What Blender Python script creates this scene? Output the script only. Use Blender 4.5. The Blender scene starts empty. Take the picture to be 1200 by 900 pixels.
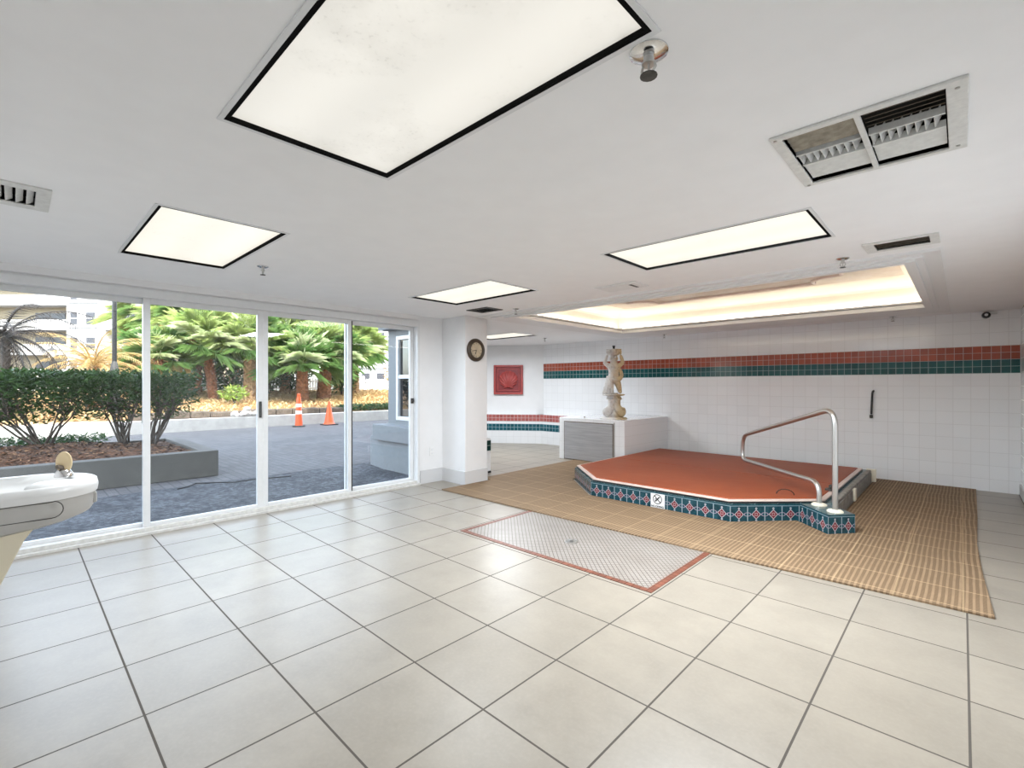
import bpy, bmesh, math, random
from mathutils import Vector, Matrix
import numpy as np

# ------------------------------------------------------------------ camera, sky, sun, exposure
SC = bpy.context.scene
COL = SC.collection
F, YAW, EYE = 555.0, 0.76, 1.26
cam_d = bpy.data.cameras.new('camera')
cam_d.sensor_width = 36.0
cam_d.lens = F / 1200 * 36.0
cam_d.shift_y = 1.5 / 1200
cam_d.clip_start = 0.05
cam_d.clip_end = 500
cam = bpy.data.objects.new('camera', cam_d)
cam.location = (0, 0, EYE)
cam.rotation_euler = (math.pi / 2, 0, YAW)
COL.objects.link(cam)
SC.camera = cam

SC.view_settings.view_transform = 'Standard'
SC.view_settings.look = 'None'
SC.view_settings.gamma = 1.0
SC.view_settings.use_curve_mapping = False
SC.view_settings.exposure = 1.13

SUN_STRENGTH = 3.5
SKY_STRENGTH = 0.74
LAMP_W = 19.0          # fluorescent tubes of one 2x4 ceiling panel
DIFFUSER = 0.41
COVE = 5.6

world = bpy.data.worlds.new('sky')
SC.world = world
world.use_nodes = True
wn = world.node_tree
wn.nodes.clear()
wo = wn.nodes.new('ShaderNodeOutputWorld')
wb = wn.nodes.new('ShaderNodeBackground')
ws = wn.nodes.new('ShaderNodeTexSky')
ws.sky_type = 'NISHITA'
ws.sun_disc = False
ws.sun_elevation = math.radians(50)
ws.sun_rotation = math.radians(77)
ws.air_density = 1.0
ws.dust_density = 2.5
wb.inputs['Strength'].default_value = SKY_STRENGTH
hs = wn.nodes.new('ShaderNodeHueSaturation')
hs.inputs['Saturation'].default_value = 0.55
wn.links.new(ws.outputs[0], hs.inputs['Color'])
wn.links.new(hs.outputs[0], wb.inputs[0])
wn.links.new(wb.outputs[0], wo.inputs[0])

sun_d = bpy.data.lights.new('sun', 'SUN')
sun_d.energy = SUN_STRENGTH
sun_d.angle = math.radians(0.6)
sun_d.color = (1.0, 0.95, 0.86)
sun = bpy.data.objects.new('sun', sun_d)
sun.rotation_euler = Vector((-1, 0.31, -1.24)).to_track_quat('-Z', 'Y').to_euler()
sun.location = (20, -5, 30)
COL.objects.link(sun)

# ------------------------------------------------------------------ materials
MATS = {}

class NT:
    """small helper around a node tree"""
    def __init__(s, name):
        s.m = bpy.data.materials.new(name)
        s.m.use_nodes = True
        s.t = s.m.node_tree
        s.t.nodes.clear()
        s.out = s.n('ShaderNodeOutputMaterial')
        s.b = s.n('ShaderNodeBsdfPrincipled')
        s.l(s.b.outputs[0], s.out.inputs[0])
    def n(s, t, **k):
        q = s.t.nodes.new(t)
        for a, v in k.items():
            setattr(q, a, v)
        return q
    def l(s, a, b):
        s.t.links.new(a, b)
    def put(s, sock, v):
        if isinstance(v, bpy.types.NodeSocket):
            s.l(v, sock)
        elif isinstance(v, (tuple, list)):
            sock.default_value = tuple(v) + ((1,) if len(v) == 3 and len(sock.default_value) == 4 else ())
        else:
            sock.default_value = v
    def math(s, op, a, b=None, c=None):
        q = s.n('ShaderNodeMath', operation=op)
        s.put(q.inputs[0], a)
        if b is not None: s.put(q.inputs[1], b)
        if c is not None: s.put(q.inputs[2], c)
        return q.outputs[0]
    def mix(s, f, a, b, mode='MIX'):
        q = s.n('ShaderNodeMix', data_type='RGBA', blend_type=mode)
        s.put(q.inputs[0], f); s.put(q.inputs[6], a); s.put(q.inputs[7], b)
        return q.outputs[2]
    def noise(s, scale, detail=4, vec=None, rough=0.55):
        q = s.n('ShaderNodeTexNoise')
        q.inputs['Scale'].default_value = scale
        q.inputs['Detail'].default_value = detail
        q.inputs['Roughness'].default_value = rough
        if vec is not None: s.l(vec, q.inputs['Vector'])
        return q.outputs['Fac']
    def ramp(s, f, a, b):
        q = s.n('ShaderNodeMapRange')
        q.inputs[1].default_value = a; q.inputs[2].default_value = b
        q.clamp = True
        s.put(q.inputs[0], f)
        return q.outputs[0]
    def pos(s, kind='pos'):
        if kind == 'pos':
            return s.n('ShaderNodeNewGeometry').outputs['Position']
        return s.n('ShaderNodeTexCoord').outputs[kind]
    def xyz(s, v):
        q = s.n('ShaderNodeSeparateXYZ'); s.l(v, q.inputs[0])
        return q.outputs
    def bump(s, h, strength=0.3, dist=0.01):
        q = s.n('ShaderNodeBump')
        q.inputs['Strength'].default_value = strength
        q.inputs['Distance'].default_value = dist
        s.l(h, q.inputs['Height'])
        s.l(q.outputs[0], s.b.inputs['Normal'])
    def set(s, color=None, rough=None, metal=None, spec=None):
        if color is not None: s.put(s.b.inputs['Base Color'], color)
        if rough is not None: s.put(s.b.inputs['Roughness'], rough)
        if metal is not None: s.put(s.b.inputs['Metallic'], metal)
        if spec is not None: s.put(s.b.inputs['Specular IOR Level'], spec)

def plain(name, color, rough=0.5, metal=0.0, vary=0.0, scale=20, spec=0.5, bump=0.0):
    if name in MATS: return MATS[name]
    n = NT(name)
    c = color
    if vary:
        f = n.noise(scale, 5, n.pos('Object'))
        lo = tuple(x * (1 - vary) for x in color); hi = tuple(min(1, x * (1 + vary)) for x in color)
        c = n.mix(n.ramp(f, 0.3, 0.7), lo, hi)
        if bump: n.bump(f, bump, 0.01)
    n.set(c, rough, metal, spec)
    MATS[name] = n.m
    return n.m

def edge(n, coord, size, off, w):
    """1 inside the grout line of a grid"""
    t = n.math('DIVIDE', n.math('SUBTRACT', coord, off), size)
    fr = n.math('FRACT', t)
    d = n.math('MINIMUM', fr, n.math('SUBTRACT', 1.0, fr))
    return n.math('LESS_THAN', d, w / size / 2), n.math('FLOOR', t)

def tile(name, color, grout, size, offs, axes, w=0.004, rough=0.15, vary=0.04, mottled=0.0, src='pos', spec=0.5):
    n = NT(name)
    o = n.xyz(n.pos(src))
    ia, ib = ['XYZ'.index(a) for a in axes]
    ea, ca = edge(n, o[ia], size[0], offs[0], w)
    eb, cb = edge(n, o[ib], size[1], offs[1], w)
    e = n.math('MAXIMUM', ea, eb)
    cv = n.n('ShaderNodeCombineXYZ'); n.l(ca, cv.inputs[0]); n.l(cb, cv.inputs[1])
    wn_ = n.n('ShaderNodeTexWhiteNoise'); n.l(cv.outputs[0], wn_.inputs['Vector'])
    lo = tuple(x * (1 - vary) for x in color); hi = tuple(min(1, x * (1 + vary)) for x in color)
    c = n.mix(wn_.outputs['Value'], lo, hi)
    if mottled:
        off = n.n('ShaderNodeVectorMath', operation='MULTIPLY_ADD')
        n.l(wn_.outputs['Color'], off.inputs[0]); off.inputs[1].default_value = (9, 9, 9); n.l(n.pos(src), off.inputs[2])
        f1 = n.noise(3.5, 7, off.outputs[0], 0.65)
        c = n.mix(n.ramp(f1, 0.32, 0.68), tuple(x * (1 - mottled) for x in color), c)
        f2 = n.noise(60, 3, n.pos(src))
        c = n.mix(n.math('MULTIPLY', n.ramp(f2, 0.45, 0.75), 0.18), c, tuple(min(1, x * 1.25) for x in color))
    c = n.mix(e, c, grout)
    n.set(c, n.math('ADD', n.math('MULTIPLY', e, 0.6), rough), spec=spec)
    n.bump(n.math('SUBTRACT', 1.0, e), 0.25, 0.002)
    MATS[name] = n.m
    return n.m

T = 0.4565
WHITE_TILE = (0.88, 0.89, 0.91)
GROUT_W = (0.70, 0.70, 0.71)
M = {}
M['ceiling'] = plain('ceiling_paint', (0.92, 0.92, 0.93), 0.6, vary=0.015, scale=6)
M['paint'] = plain('white_wall_paint', (0.82, 0.82, 0.83), 0.5, vary=0.02, scale=5)
M['floor'] = tile('floor_tile', (0.305, 0.270, 0.222), (0.075, 0.064, 0.053), (T, T), (-4.545, 0.344), 'XY', 0.008, 0.33, 0.05, 0.18)
M['wtile'] = tile('white_wall_tile', WHITE_TILE, GROUT_W, (0.158, 0.158), (-0.081, -0.012), 'XZ', 0.004, 0.10, 0.015)
M['wtile_side'] = tile('white_side_tile', WHITE_TILE, GROUT_W, (0.158, 0.158), (7.98, -0.012), 'YZ', 0.004, 0.10, 0.015)
M['wtile_obj'] = tile('white_ledge_tile', WHITE_TILE, GROUT_W, (0.158, 0.158), (0, -0.012), 'XZ', 0.004, 0.12, 0.015, src='Object')
M['red_band'] = tile('red_band_tile', (0.36, 0.085, 0.05), (0.55, 0.42, 0.38), (0.08, 0.081), (-0.07, 1.402), 'XZ', 0.005, 0.10, 0.16)
M['teal_band'] = tile('teal_band_tile', (0.012, 0.085, 0.088), (0.35, 0.45, 0.45), (0.08, 0.081), (-0.07, 1.402), 'XZ', 0.005, 0.10, 0.2)
M['red_low'] = tile('rose_band_tile', (0.42, 0.12, 0.11), (0.62, 0.5, 0.5), (0.08, 0.0735), (0, 0.479), 'XZ', 0.006, 0.12, 0.16, src='Object')
M['teal_low'] = tile('blue_band_tile', (0.015, 0.10, 0.13), (0.35, 0.5, 0.55), (0.08, 0.0735), (0, 0.277), 'XZ', 0.006, 0.12, 0.2, src='Object')
M['green_end'] = tile('green_end_tile', (0.012, 0.055, 0.05), (0.3, 0.4, 0.4), (0.08, 0.075), (4.34, 0.32), 'YZ', 0.006, 0.12, 0.2)
M['basebd'] = tile('base_tile', (0.66, 0.66, 0.67), (0.5, 0.5, 0.5), (T, 0.17), (-4.545, 0), 'XZ', 0.004, 0.25, 0.03)
M['trimw'] = plain('white_trim', (0.82, 0.82, 0.82), 0.35)
M['alu'] = plain('white_door_metal', (0.76, 0.77, 0.78), 0.35, vary=0.02, scale=30)
M['sill'] = plain('sill_stone', (0.66, 0.65, 0.62), 0.45, vary=0.12, scale=25)
M['dark'] = plain('dark_gap', (0.02, 0.02, 0.02), 0.7)
M['darkmetal'] = plain('dark_steel_frame', (0.05, 0.048, 0.045), 0.5, vary=0.4, scale=30)
M['matte_black'] = plain('matte_black_enamel', (0.008, 0.008, 0.008), 0.95, spec=0.05)
M['steel'] = plain('brushed_steel', (0.58, 0.575, 0.56), 0.36, 1.0)
M['chrome'] = plain('chrome', (0.7, 0.7, 0.7), 0.12, 1.0)
M['black'] = plain('black_plastic', (0.012, 0.012, 0.013), 0.4)
M['vent_white'] = plain('vent_white', (0.72, 0.72, 0.70), 0.4, vary=0.08, scale=40)
M['vent_dirty'] = plain('dusty_vent_slat', (0.33, 0.29, 0.23), 0.6, vary=0.3, scale=30)
M['vent_brown'] = plain('brown_vent_slat', (0.16, 0.13, 0.10), 0.6, vary=0.3, scale=30)
M['ivory'] = plain('ivory_plastic', (0.80, 0.74, 0.60), 0.4)

def emis(name, color, strength, dirt_bands=0.0):
    n = NT(name)
    n.set((0.35, 0.35, 0.34), 0.35)
    c = color
    if dirt_bands:
        p = n.pos('Object')
        f = n.noise(2.2, 6, p, 0.7)
        g = n.noise(70, 2, p)
        d = n.math('MULTIPLY', n.ramp(f, 0.5, 0.85), dirt_bands)
        d = n.math('ADD', d, n.math('MULTIPLY', n.math('MULTIPLY', n.ramp(g, 0.60, 0.68), n.ramp(f, 0.50, 0.7)), 0.35))
        c = n.mix(d, color, (0.28, 0.25, 0.20))
    if dirt_bands:
        yv = n.xyz(n.pos('Object'))[1]
        st_ = n.math('MULTIPLY_ADD', n.math('COSINE', n.math('MULTIPLY', yv, 2*math.pi/.30)), -.045, .955)  # soft glow bands of unmodelled tubes, painted into the emission
        c = n.mix(1.0, c, st_, 'MULTIPLY')
    n.put(n.b.inputs['Emission Color'], c)
    n.b.inputs['Emission Strength'].default_value = strength
    return n.m
M['diffuser'] = emis('lamp_diffuser', (1.0, 0.955, 0.83), DIFFUSER, 0.12)
M['diffuser_dirty'] = emis('stained_lamp_diffuser', (1.0, 0.965, 0.88), DIFFUSER * 0.80, 0.45)
M['cove'] = emis('cove_tube', (1.0, 0.96, 0.88), COVE)

def glass_mat():
    m = bpy.data.materials.new('clear_glass'); m.use_nodes = True
    t = m.node_tree; t.nodes.clear()
    o = t.nodes.new('ShaderNodeOutputMaterial'); mx = t.nodes.new('ShaderNodeMixShader')
    tr = t.nodes.new('ShaderNodeBsdfTransparent'); gl = t.nodes.new('ShaderNodeBsdfGlossy')
    lw = t.nodes.new('ShaderNodeLayerWeight')
    fr = t.nodes.new('ShaderNodeMath'); fr.operation = 'POWER'; fr.inputs[1].default_value = 4.0
    ad = t.nodes.new('ShaderNodeMath'); ad.operation = 'ADD'; ad.inputs[1].default_value = 0.035
    t.links.new(lw.outputs['Facing'], fr.inputs[0]); t.links.new(fr.outputs[0], ad.inputs[0])
    tr.inputs[0].default_value = (0.96, 0.98, 0.97, 1); gl.inputs['Roughness'].default_value = 0.0
    k = t.nodes.new('ShaderNodeMath'); k.operation = 'MULTIPLY'; k.inputs[1].default_value = 0.7
    t.links.new(ad.outputs[0], k.inputs[0]); t.links.new(k.outputs[0], mx.inputs[0])
    t.links.new(tr.outputs[0], mx.inputs[1]); t.links.new(gl.outputs[0], mx.inputs[2])
    t.links.new(mx.outputs[0], o.inputs[0])
    return m
M['glass'] = glass_mat()

# spa curb tile (uses the UVs written on the curb faces: u along the curb, v up, one tile = one unit)
def curb_mat():
    n = NT('patterned_curb_tile')
    uv = n.xyz(n.n('ShaderNodeUVMap').outputs[0])
    a = n.math('SUBTRACT', n.math('FRACT', uv[0]), 0.5)
    b = n.math('SUBTRACT', uv[1], 0.43)
    aa, ab = n.math('ABSOLUTE', a), n.math('ABSOLUTE', b)
    man = n.math('ADD', aa, ab)
    nz = n.noise(25, 4, n.pos())
    base = n.mix(n.ramp(nz, 0.3, 0.7), (0.007, 0.034, 0.048), (0.016, 0.075, 0.10))
    flower = n.mix(n.math('LESS_THAN', n.math('ABSOLUTE', n.math('SUBTRACT', n.math('MAXIMUM', aa, ab), 0.07)), 0.02), (0.17, 0.025, 0.035), (0.34, 0.22, 0.23))
    c = n.mix(n.math('LESS_THAN', man, 0.22), base, flower)
    c = n.mix(n.math('LESS_THAN', n.math('ABSOLUTE', n.math('SUBTRACT', man, 0.255)), 0.028), c, (0.40, 0.36, 0.39))
    # small rings linking neighbouring diamonds
    e = n.math('SUBTRACT', 0.5, aa)
    r = n.math('SQRT', n.math('ADD', n.math('MULTIPLY', e, e), n.math('MULTIPLY', n.math('MULTIPLY', b, b), 4.0)))
    c = n.mix(n.math('LESS_THAN', n.math('ABSOLUTE', n.math('SUBTRACT', r, 0.19)), 0.03), c, (0.26, 0.24, 0.32))
    tb = n.math('SUBTRACT', ab, 0.33)
    r2 = n.math('SQRT', n.math('ADD', n.math('MULTIPLY', aa, aa), n.math('MULTIPLY', tb, tb)))
    c = n.mix(n.math('LESS_THAN', r2, 0.06), c, (0.33, 0.35, 0.38))
    g1 = n.math('GREATER_THAN', aa, 0.475)
    g2 = n.math('LESS_THAN', n.math('ABSOLUTE', n.math('SUBTRACT', uv[1], 0.90)), 0.02)
    c = n.mix(n.math('MULTIPLY', g1, n.math('LESS_THAN', uv[1], 0.9)), c, (0.28, 0.36, 0.40))
    c = n.mix(g2, c, (0.18, 0.27, 0.31))
    n.set(c, 0.15)
    return n.m
M['curb'] = curb_mat()

def mat_mat():
    n = NT('woven_vinyl_matting')
    o = n.xyz(n.pos())
    wob = n.math('MULTIPLY', n.noise(1.3, 2, n.pos()), 0.03)
    x = n.math('ADD', o[0], wob)
    fx = n.math('FRACT', n.math('DIVIDE', x, 0.030))
    rib = n.math('LESS_THAN', fx, 0.42)
    fy = n.math('FRACT', n.math('DIVIDE', o[1], 0.020))
    weft = n.math('LESS_THAN', fy, 0.40)
    nz = n.ramp(n.noise(8, 5, n.pos()), 0.3, 0.7)
    light = n.mix(nz, (0.30, 0.205, 0.122), (0.255, 0.172, 0.102))
    mid = n.mix(weft, (0.15, 0.098, 0.056), (0.22, 0.146, 0.085))
    c = n.mix(rib, mid, light)
    # seam lines between the joined mat strips
    fs = n.math('FRACT', n.math('DIVIDE', n.math('ADD', o[1], n.math('MULTIPLY', o[0], 0.02)), 0.305))
    c = n.mix(n.math('MULTIPLY', n.math('LESS_THAN', fs, 0.03), 0.6), c, (0.50, 0.36, 0.21))
    fs2 = n.math('FRACT', n.math('DIVIDE', o[0], 0.305))
    c = n.mix(n.math('MULTIPLY', n.math('LESS_THAN', fs2, 0.03), 0.4), c, (0.50, 0.36, 0.21))
    n.set(c, 0.75, spec=0.25)
    n.bump(n.math('MAXIMUM', rib, n.math('MULTIPLY', weft, 0.5)), 0.5, 0.006)
    return n.m
M['mat'] = mat_mat()

def mosaic_mat():
    n = NT('penny_mosaic')
    p = n.pos()
    v = n.n('ShaderNodeTexVoronoi', feature='DISTANCE_TO_EDGE')
    v.inputs['Scale'].default_value = 1.0
    v.inputs['Randomness'].default_value = 0.0
    s = n.n('ShaderNodeMapping'); s.inputs['Scale'].default_value = (34, 34, 0.001); s.inputs['Rotation'].default_value = (0, 0, math.radians(45))
    n.l(p, s.inputs[0]); n.l(s.outputs[0], v.inputs['Vector'])
    e = n.math('LESS_THAN', v.outputs['Distance'], 0.10)
    w = n.ramp(n.noise(4, 5, p), 0.3, 0.7)
    c = n.mix(e, n.mix(w, (0.33, 0.31, 0.28), (0.265, 0.245, 0.215)), (0.11, 0.08, 0.068))
    n.set(c, 0.35)
    return n.m
M['mosaic'] = mosaic_mat()
M['terracotta'] = tile('terracotta_border', (0.17, 0.055, 0.032), (0.10, 0.05, 0.035), (0.05, 0.05), (-3.15, 2.66), 'XY', 0.004, 0.4, 0.2)

def cover_mat():
    n = NT('spa_cover_vinyl')
    p = n.pos()
    f = n.noise(1.6, 6, p, 0.6)
    c = n.mix(n.ramp(f, 0.3, 0.7), (0.29, 0.062, 0.020), (0.335, 0.082, 0.029))
    n.set(c, 0.5, spec=0.3)
    n.bump(n.noise(3, 3, p), 0.25, 0.03)
    return n.m
M['cover'] = cover_mat()
M['pinkrim'] = plain('pale_pink_rim', (0.70, 0.56, 0.50), 0.4, vary=0.08, scale=12)
M['grey_stone'] = plain('grey_stone_curb', (0.24, 0.225, 0.205), 0.6, vary=0.35, scale=14)

def marble_mat():
    n = NT('cloud_painted_plaster')
    p = n.pos()
    f = n.noise(2.6, 8, p, 0.7)
    g = n.noise(12, 6, p, 0.7)
    c = n.mix(n.ramp(f, 0.35, 0.65), (0.60, 0.46, 0.34), (0.78, 0.68, 0.56))
    c = n.mix(n.ramp(g, 0.5, 0.8), c, (0.66, 0.56, 0.52))
    n.set(c, 0.5)
    return n.m
M['marble'] = marble_mat()
M['cream'] = plain('cream_plaster', (0.80, 0.74, 0.62), 0.55, vary=0.05, scale=2)

def statue_mat():
    n = NT('weathered_statue_plaster')
    o = n.pos('Object')
    x = n.xyz(o)[0]
    f = n.noise(9, 5, o)
    g = n.ramp(n.math('ADD', n.math('MULTIPLY', x, 5), n.math('SUBTRACT', f, 0.5)), -0.25, 0.35)
    c = n.mix(g, (0.70, 0.69, 0.68), (0.62, 0.49, 0.30))
    h = n.noise(26, 5, o)
    c = n.mix(n.math('MULTIPLY', n.ramp(h, 0.52, 0.75), 0.6), c, (0.28, 0.21, 0.14))
    n.set(c, 0.6)
    n.bump(h, 0.4, 0.01)
    return n.m
M['statue'] = statue_mat()

def wood_grey():
    n = NT('grey_woodgrain_panel')
    s = n.n('ShaderNodeMapping'); s.inputs['Scale'].default_value = (1.5, 1.5, 40)
    n.l(n.pos(), s.inputs[0])
    f = n.noise(2.0, 6, s.outputs[0])
    n.set(n.mix(n.ramp(f, 0.3, 0.7), (0.33, 0.33, 0.35), (0.47, 0.47, 0.48)), 0.5)
    return n.m
M['greywood'] = wood_grey()
M['shell'] = plain('glazed_red_plaster', (0.40, 0.065, 0.06), 0.35, vary=0.15, scale=9)
M['shell_dark'] = plain('dark_red_plaster', (0.24, 0.03, 0.035), 0.45, vary=0.15, scale=9)
M['clockrim'] = plain('dark_wood_clock_rim', (0.055, 0.036, 0.022), 0.4, vary=0.4, scale=18)
M['clockface'] = plain('aged_clock_face', (0.55, 0.46, 0.33), 0.35, vary=0.15, scale=12)
# outdoors
def paver_mat():
    n = NT('driveway_pavers')
    p = n.pos()
    b = n.n('ShaderNodeTexBrick')
    b.inputs['Scale'].default_value = 1.0
    b.inputs['Brick Width'].default_value = 0.22; b.inputs['Row Height'].default_value = 0.11
    b.inputs['Mortar Size'].default_value = 0.008
    b.inputs['Color1'].default_value = (0.11, 0.107, 0.111, 1); b.inputs['Color2'].default_value = (0.148, 0.145, 0.149, 1)
    b.inputs['Mortar'].default_value = (0.075, 0.077, 0.082, 1)
    n.l(p, b.inputs['Vector'])
    f = n.ramp(n.noise(0.8, 7, p, 0.7), 0.3, 0.7)
    n.set(n.mix(f, n.mix(0.45, b.outputs[0], (0.35, 0.35, 0.36), 'MULTIPLY'), b.outputs[0]), 0.8)
    n.bump(n.noise(14, 5, p), 0.5, 0.02)
    return n.m
M['paver'] = paver_mat()
def apron_mat():
    n = NT('worn_concrete_apron')
    p = n.pos()
    f = n.ramp(n.noise(2.0, 8, p, 0.8), 0.42, 0.58)
    g = n.ramp(n.noise(16, 5, p, 0.75), 0.42, 0.60)
    n.set(n.mix(g, n.mix(f, (0.026, 0.029, 0.036), (0.055, 0.060, 0.070)), n.mix(f, (0.06, 0.065, 0.076), (0.13, 0.138, 0.155))), 0.85)  # bluish cast of skylit shade put into the concrete colours
    n.bump(g, 0.5, 0.01)
    return n.m
M['apron'] = apron_mat()
M['concrete'] = plain('painted_concrete', (0.125, 0.12, 0.112), 0.8, vary=0.1, scale=6)
M['curbwall'] = plain('white_concrete_wall', (0.40, 0.39, 0.37), 0.8, vary=0.12, scale=5)
M['stucco'] = plain('blue_grey_stucco', (0.24, 0.255, 0.265), 0.75, vary=0.05, scale=20)
M['stucco_dark'] = plain('dark_grey_stucco', (0.22, 0.23, 0.24), 0.75, vary=0.05, scale=20)
M['mulch'] = plain('bark_mulch', (0.10, 0.048, 0.026), 0.9, vary=0.85, scale=30, bump=1.0)
M['bedsoil'] = plain('dry_bed_soil', (0.42, 0.29, 0.18), 0.9, vary=0.4, scale=14)
M['chip_a'] = plain('dark_bark_chip', (0.04, 0.022, 0.015), 0.9)
M['chip_b'] = plain('red_bark_chip', (0.15, 0.065, 0.03), 0.9)
M['chip_c'] = plain('tan_bark_chip', (0.27, 0.15, 0.08), 0.9)
M['rock'] = plain('pale_rock', (0.50, 0.46, 0.42), 0.85, vary=0.25, scale=8, bump=0.6)
M['stackstone'] = plain('stacked_stone', (0.10, 0.078, 0.06), 0.85, vary=0.4, scale=9, bump=0.8)
M['bark'] = plain('dark_bark', (0.07, 0.055, 0.045), 0.9, vary=0.4, scale=18, bump=0.6)
def leafmat(name, c1, c2, rough=0.45, scale=2.0, trans=0.25, spec=.4):
    n = NT(name)
    f = n.ramp(n.noise(scale, 3, n.pos()), 0.3, 0.7)
    n.set(n.mix(f, c1, c2), rough, spec=spec)
    if trans:
        tl = n.n('ShaderNodeBsdfTranslucent'); mx = n.n('ShaderNodeMixShader')
        n.l(n.mix(f, c1, c2), tl.inputs[0]); mx.inputs[0].default_value = trans
        n.l(n.b.outputs[0], mx.inputs[1]); n.l(tl.outputs[0], mx.inputs[2]); n.l(mx.outputs[0], n.out.inputs[0])
    return n.m
M['hedge'] = leafmat('hedge_leaf', (0.014, 0.040, 0.008), (0.045, 0.095, 0.02), 0.4, 9, .12, .15)
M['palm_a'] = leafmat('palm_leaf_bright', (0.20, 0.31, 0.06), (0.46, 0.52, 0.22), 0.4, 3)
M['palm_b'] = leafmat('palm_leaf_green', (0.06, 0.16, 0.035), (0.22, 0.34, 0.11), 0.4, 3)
M['palm_highlight'] = leafmat('palm_leaf_highlight', (0.42, 0.50, 0.24), (0.66, 0.70, 0.46), 0.35, 3)  # near-white sun highlights on fronds, painted as a leaf colour
M['palm_tan'] = leafmat('dry_palm_leaf', (0.40, 0.25, 0.09), (0.58, 0.44, 0.20), 0.6, 4)
M['palm_dark'] = leafmat('shaded_palm_leaf', (0.02, 0.02, 0.018), (0.06, 0.05, 0.045), 0.5, 4)  # shade on the left date palm painted in as near-black leaf colour
M['shrub'] = leafmat('shrub_leaf', (0.02, 0.06, 0.02), (0.05, 0.13, 0.035), 0.4, 3)
M['shrub_lime'] = leafmat('lime_shrub_leaf', (0.20, 0.34, 0.05), (0.36, 0.45, 0.10), 0.4, 3)
M['drygrass'] = leafmat('dry_ground_cover', (0.50, 0.32, 0.17), (0.62, 0.50, 0.26), 0.7, 3)
M['trunk_red'] = plain('reddish_palm_trunk', (0.28, 0.125, 0.06), 0.9, vary=0.5, scale=12, bump=1.0)
M['trunk_tan'] = plain('tan_palm_trunk', (0.36, 0.23, 0.12), 0.9, vary=0.5, scale=12, bump=1.0)
M['orange'] = plain('orange_cone_vinyl', (0.78, 0.10, 0.018), 0.45)
M['reflective'] = plain('white_reflective_band', (0.75, 0.72, 0.68), 0.4)
M['bld_white'] = plain('white_building_stucco', (0.42, 0.41, 0.40), 0.8, vary=0.03, scale=1)
M['bld_cream'] = plain('cream_building_stucco', (0.30, 0.25, 0.17), 0.8, vary=0.03, scale=1)
M['bld_glass'] = plain('dark_building_glass', (0.05, 0.05, 0.06), 0.15)
M['fence'] = plain('white_fence_paint', (0.74, 0.73, 0.71), 0.6)
M['lantern'] = plain('frosted_lantern_glass', (0.55, 0.48, 0.38), 0.3)
M['df_white'] = plain('fountain_enamel', (0.68, 0.68, 0.67), 0.3, vary=0.03, scale=8)
M['df_grey'] = plain('fountain_grey_steel', (0.44, 0.43, 0.41), 0.35, vary=0.04, scale=8)
M['df_cream'] = plain('fountain_cream_cabinet', (0.66, 0.60, 0.46), 0.45)
M['amber'] = plain('amber_mouth_guard', (0.70, 0.55, 0.33), 0.3)

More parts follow.
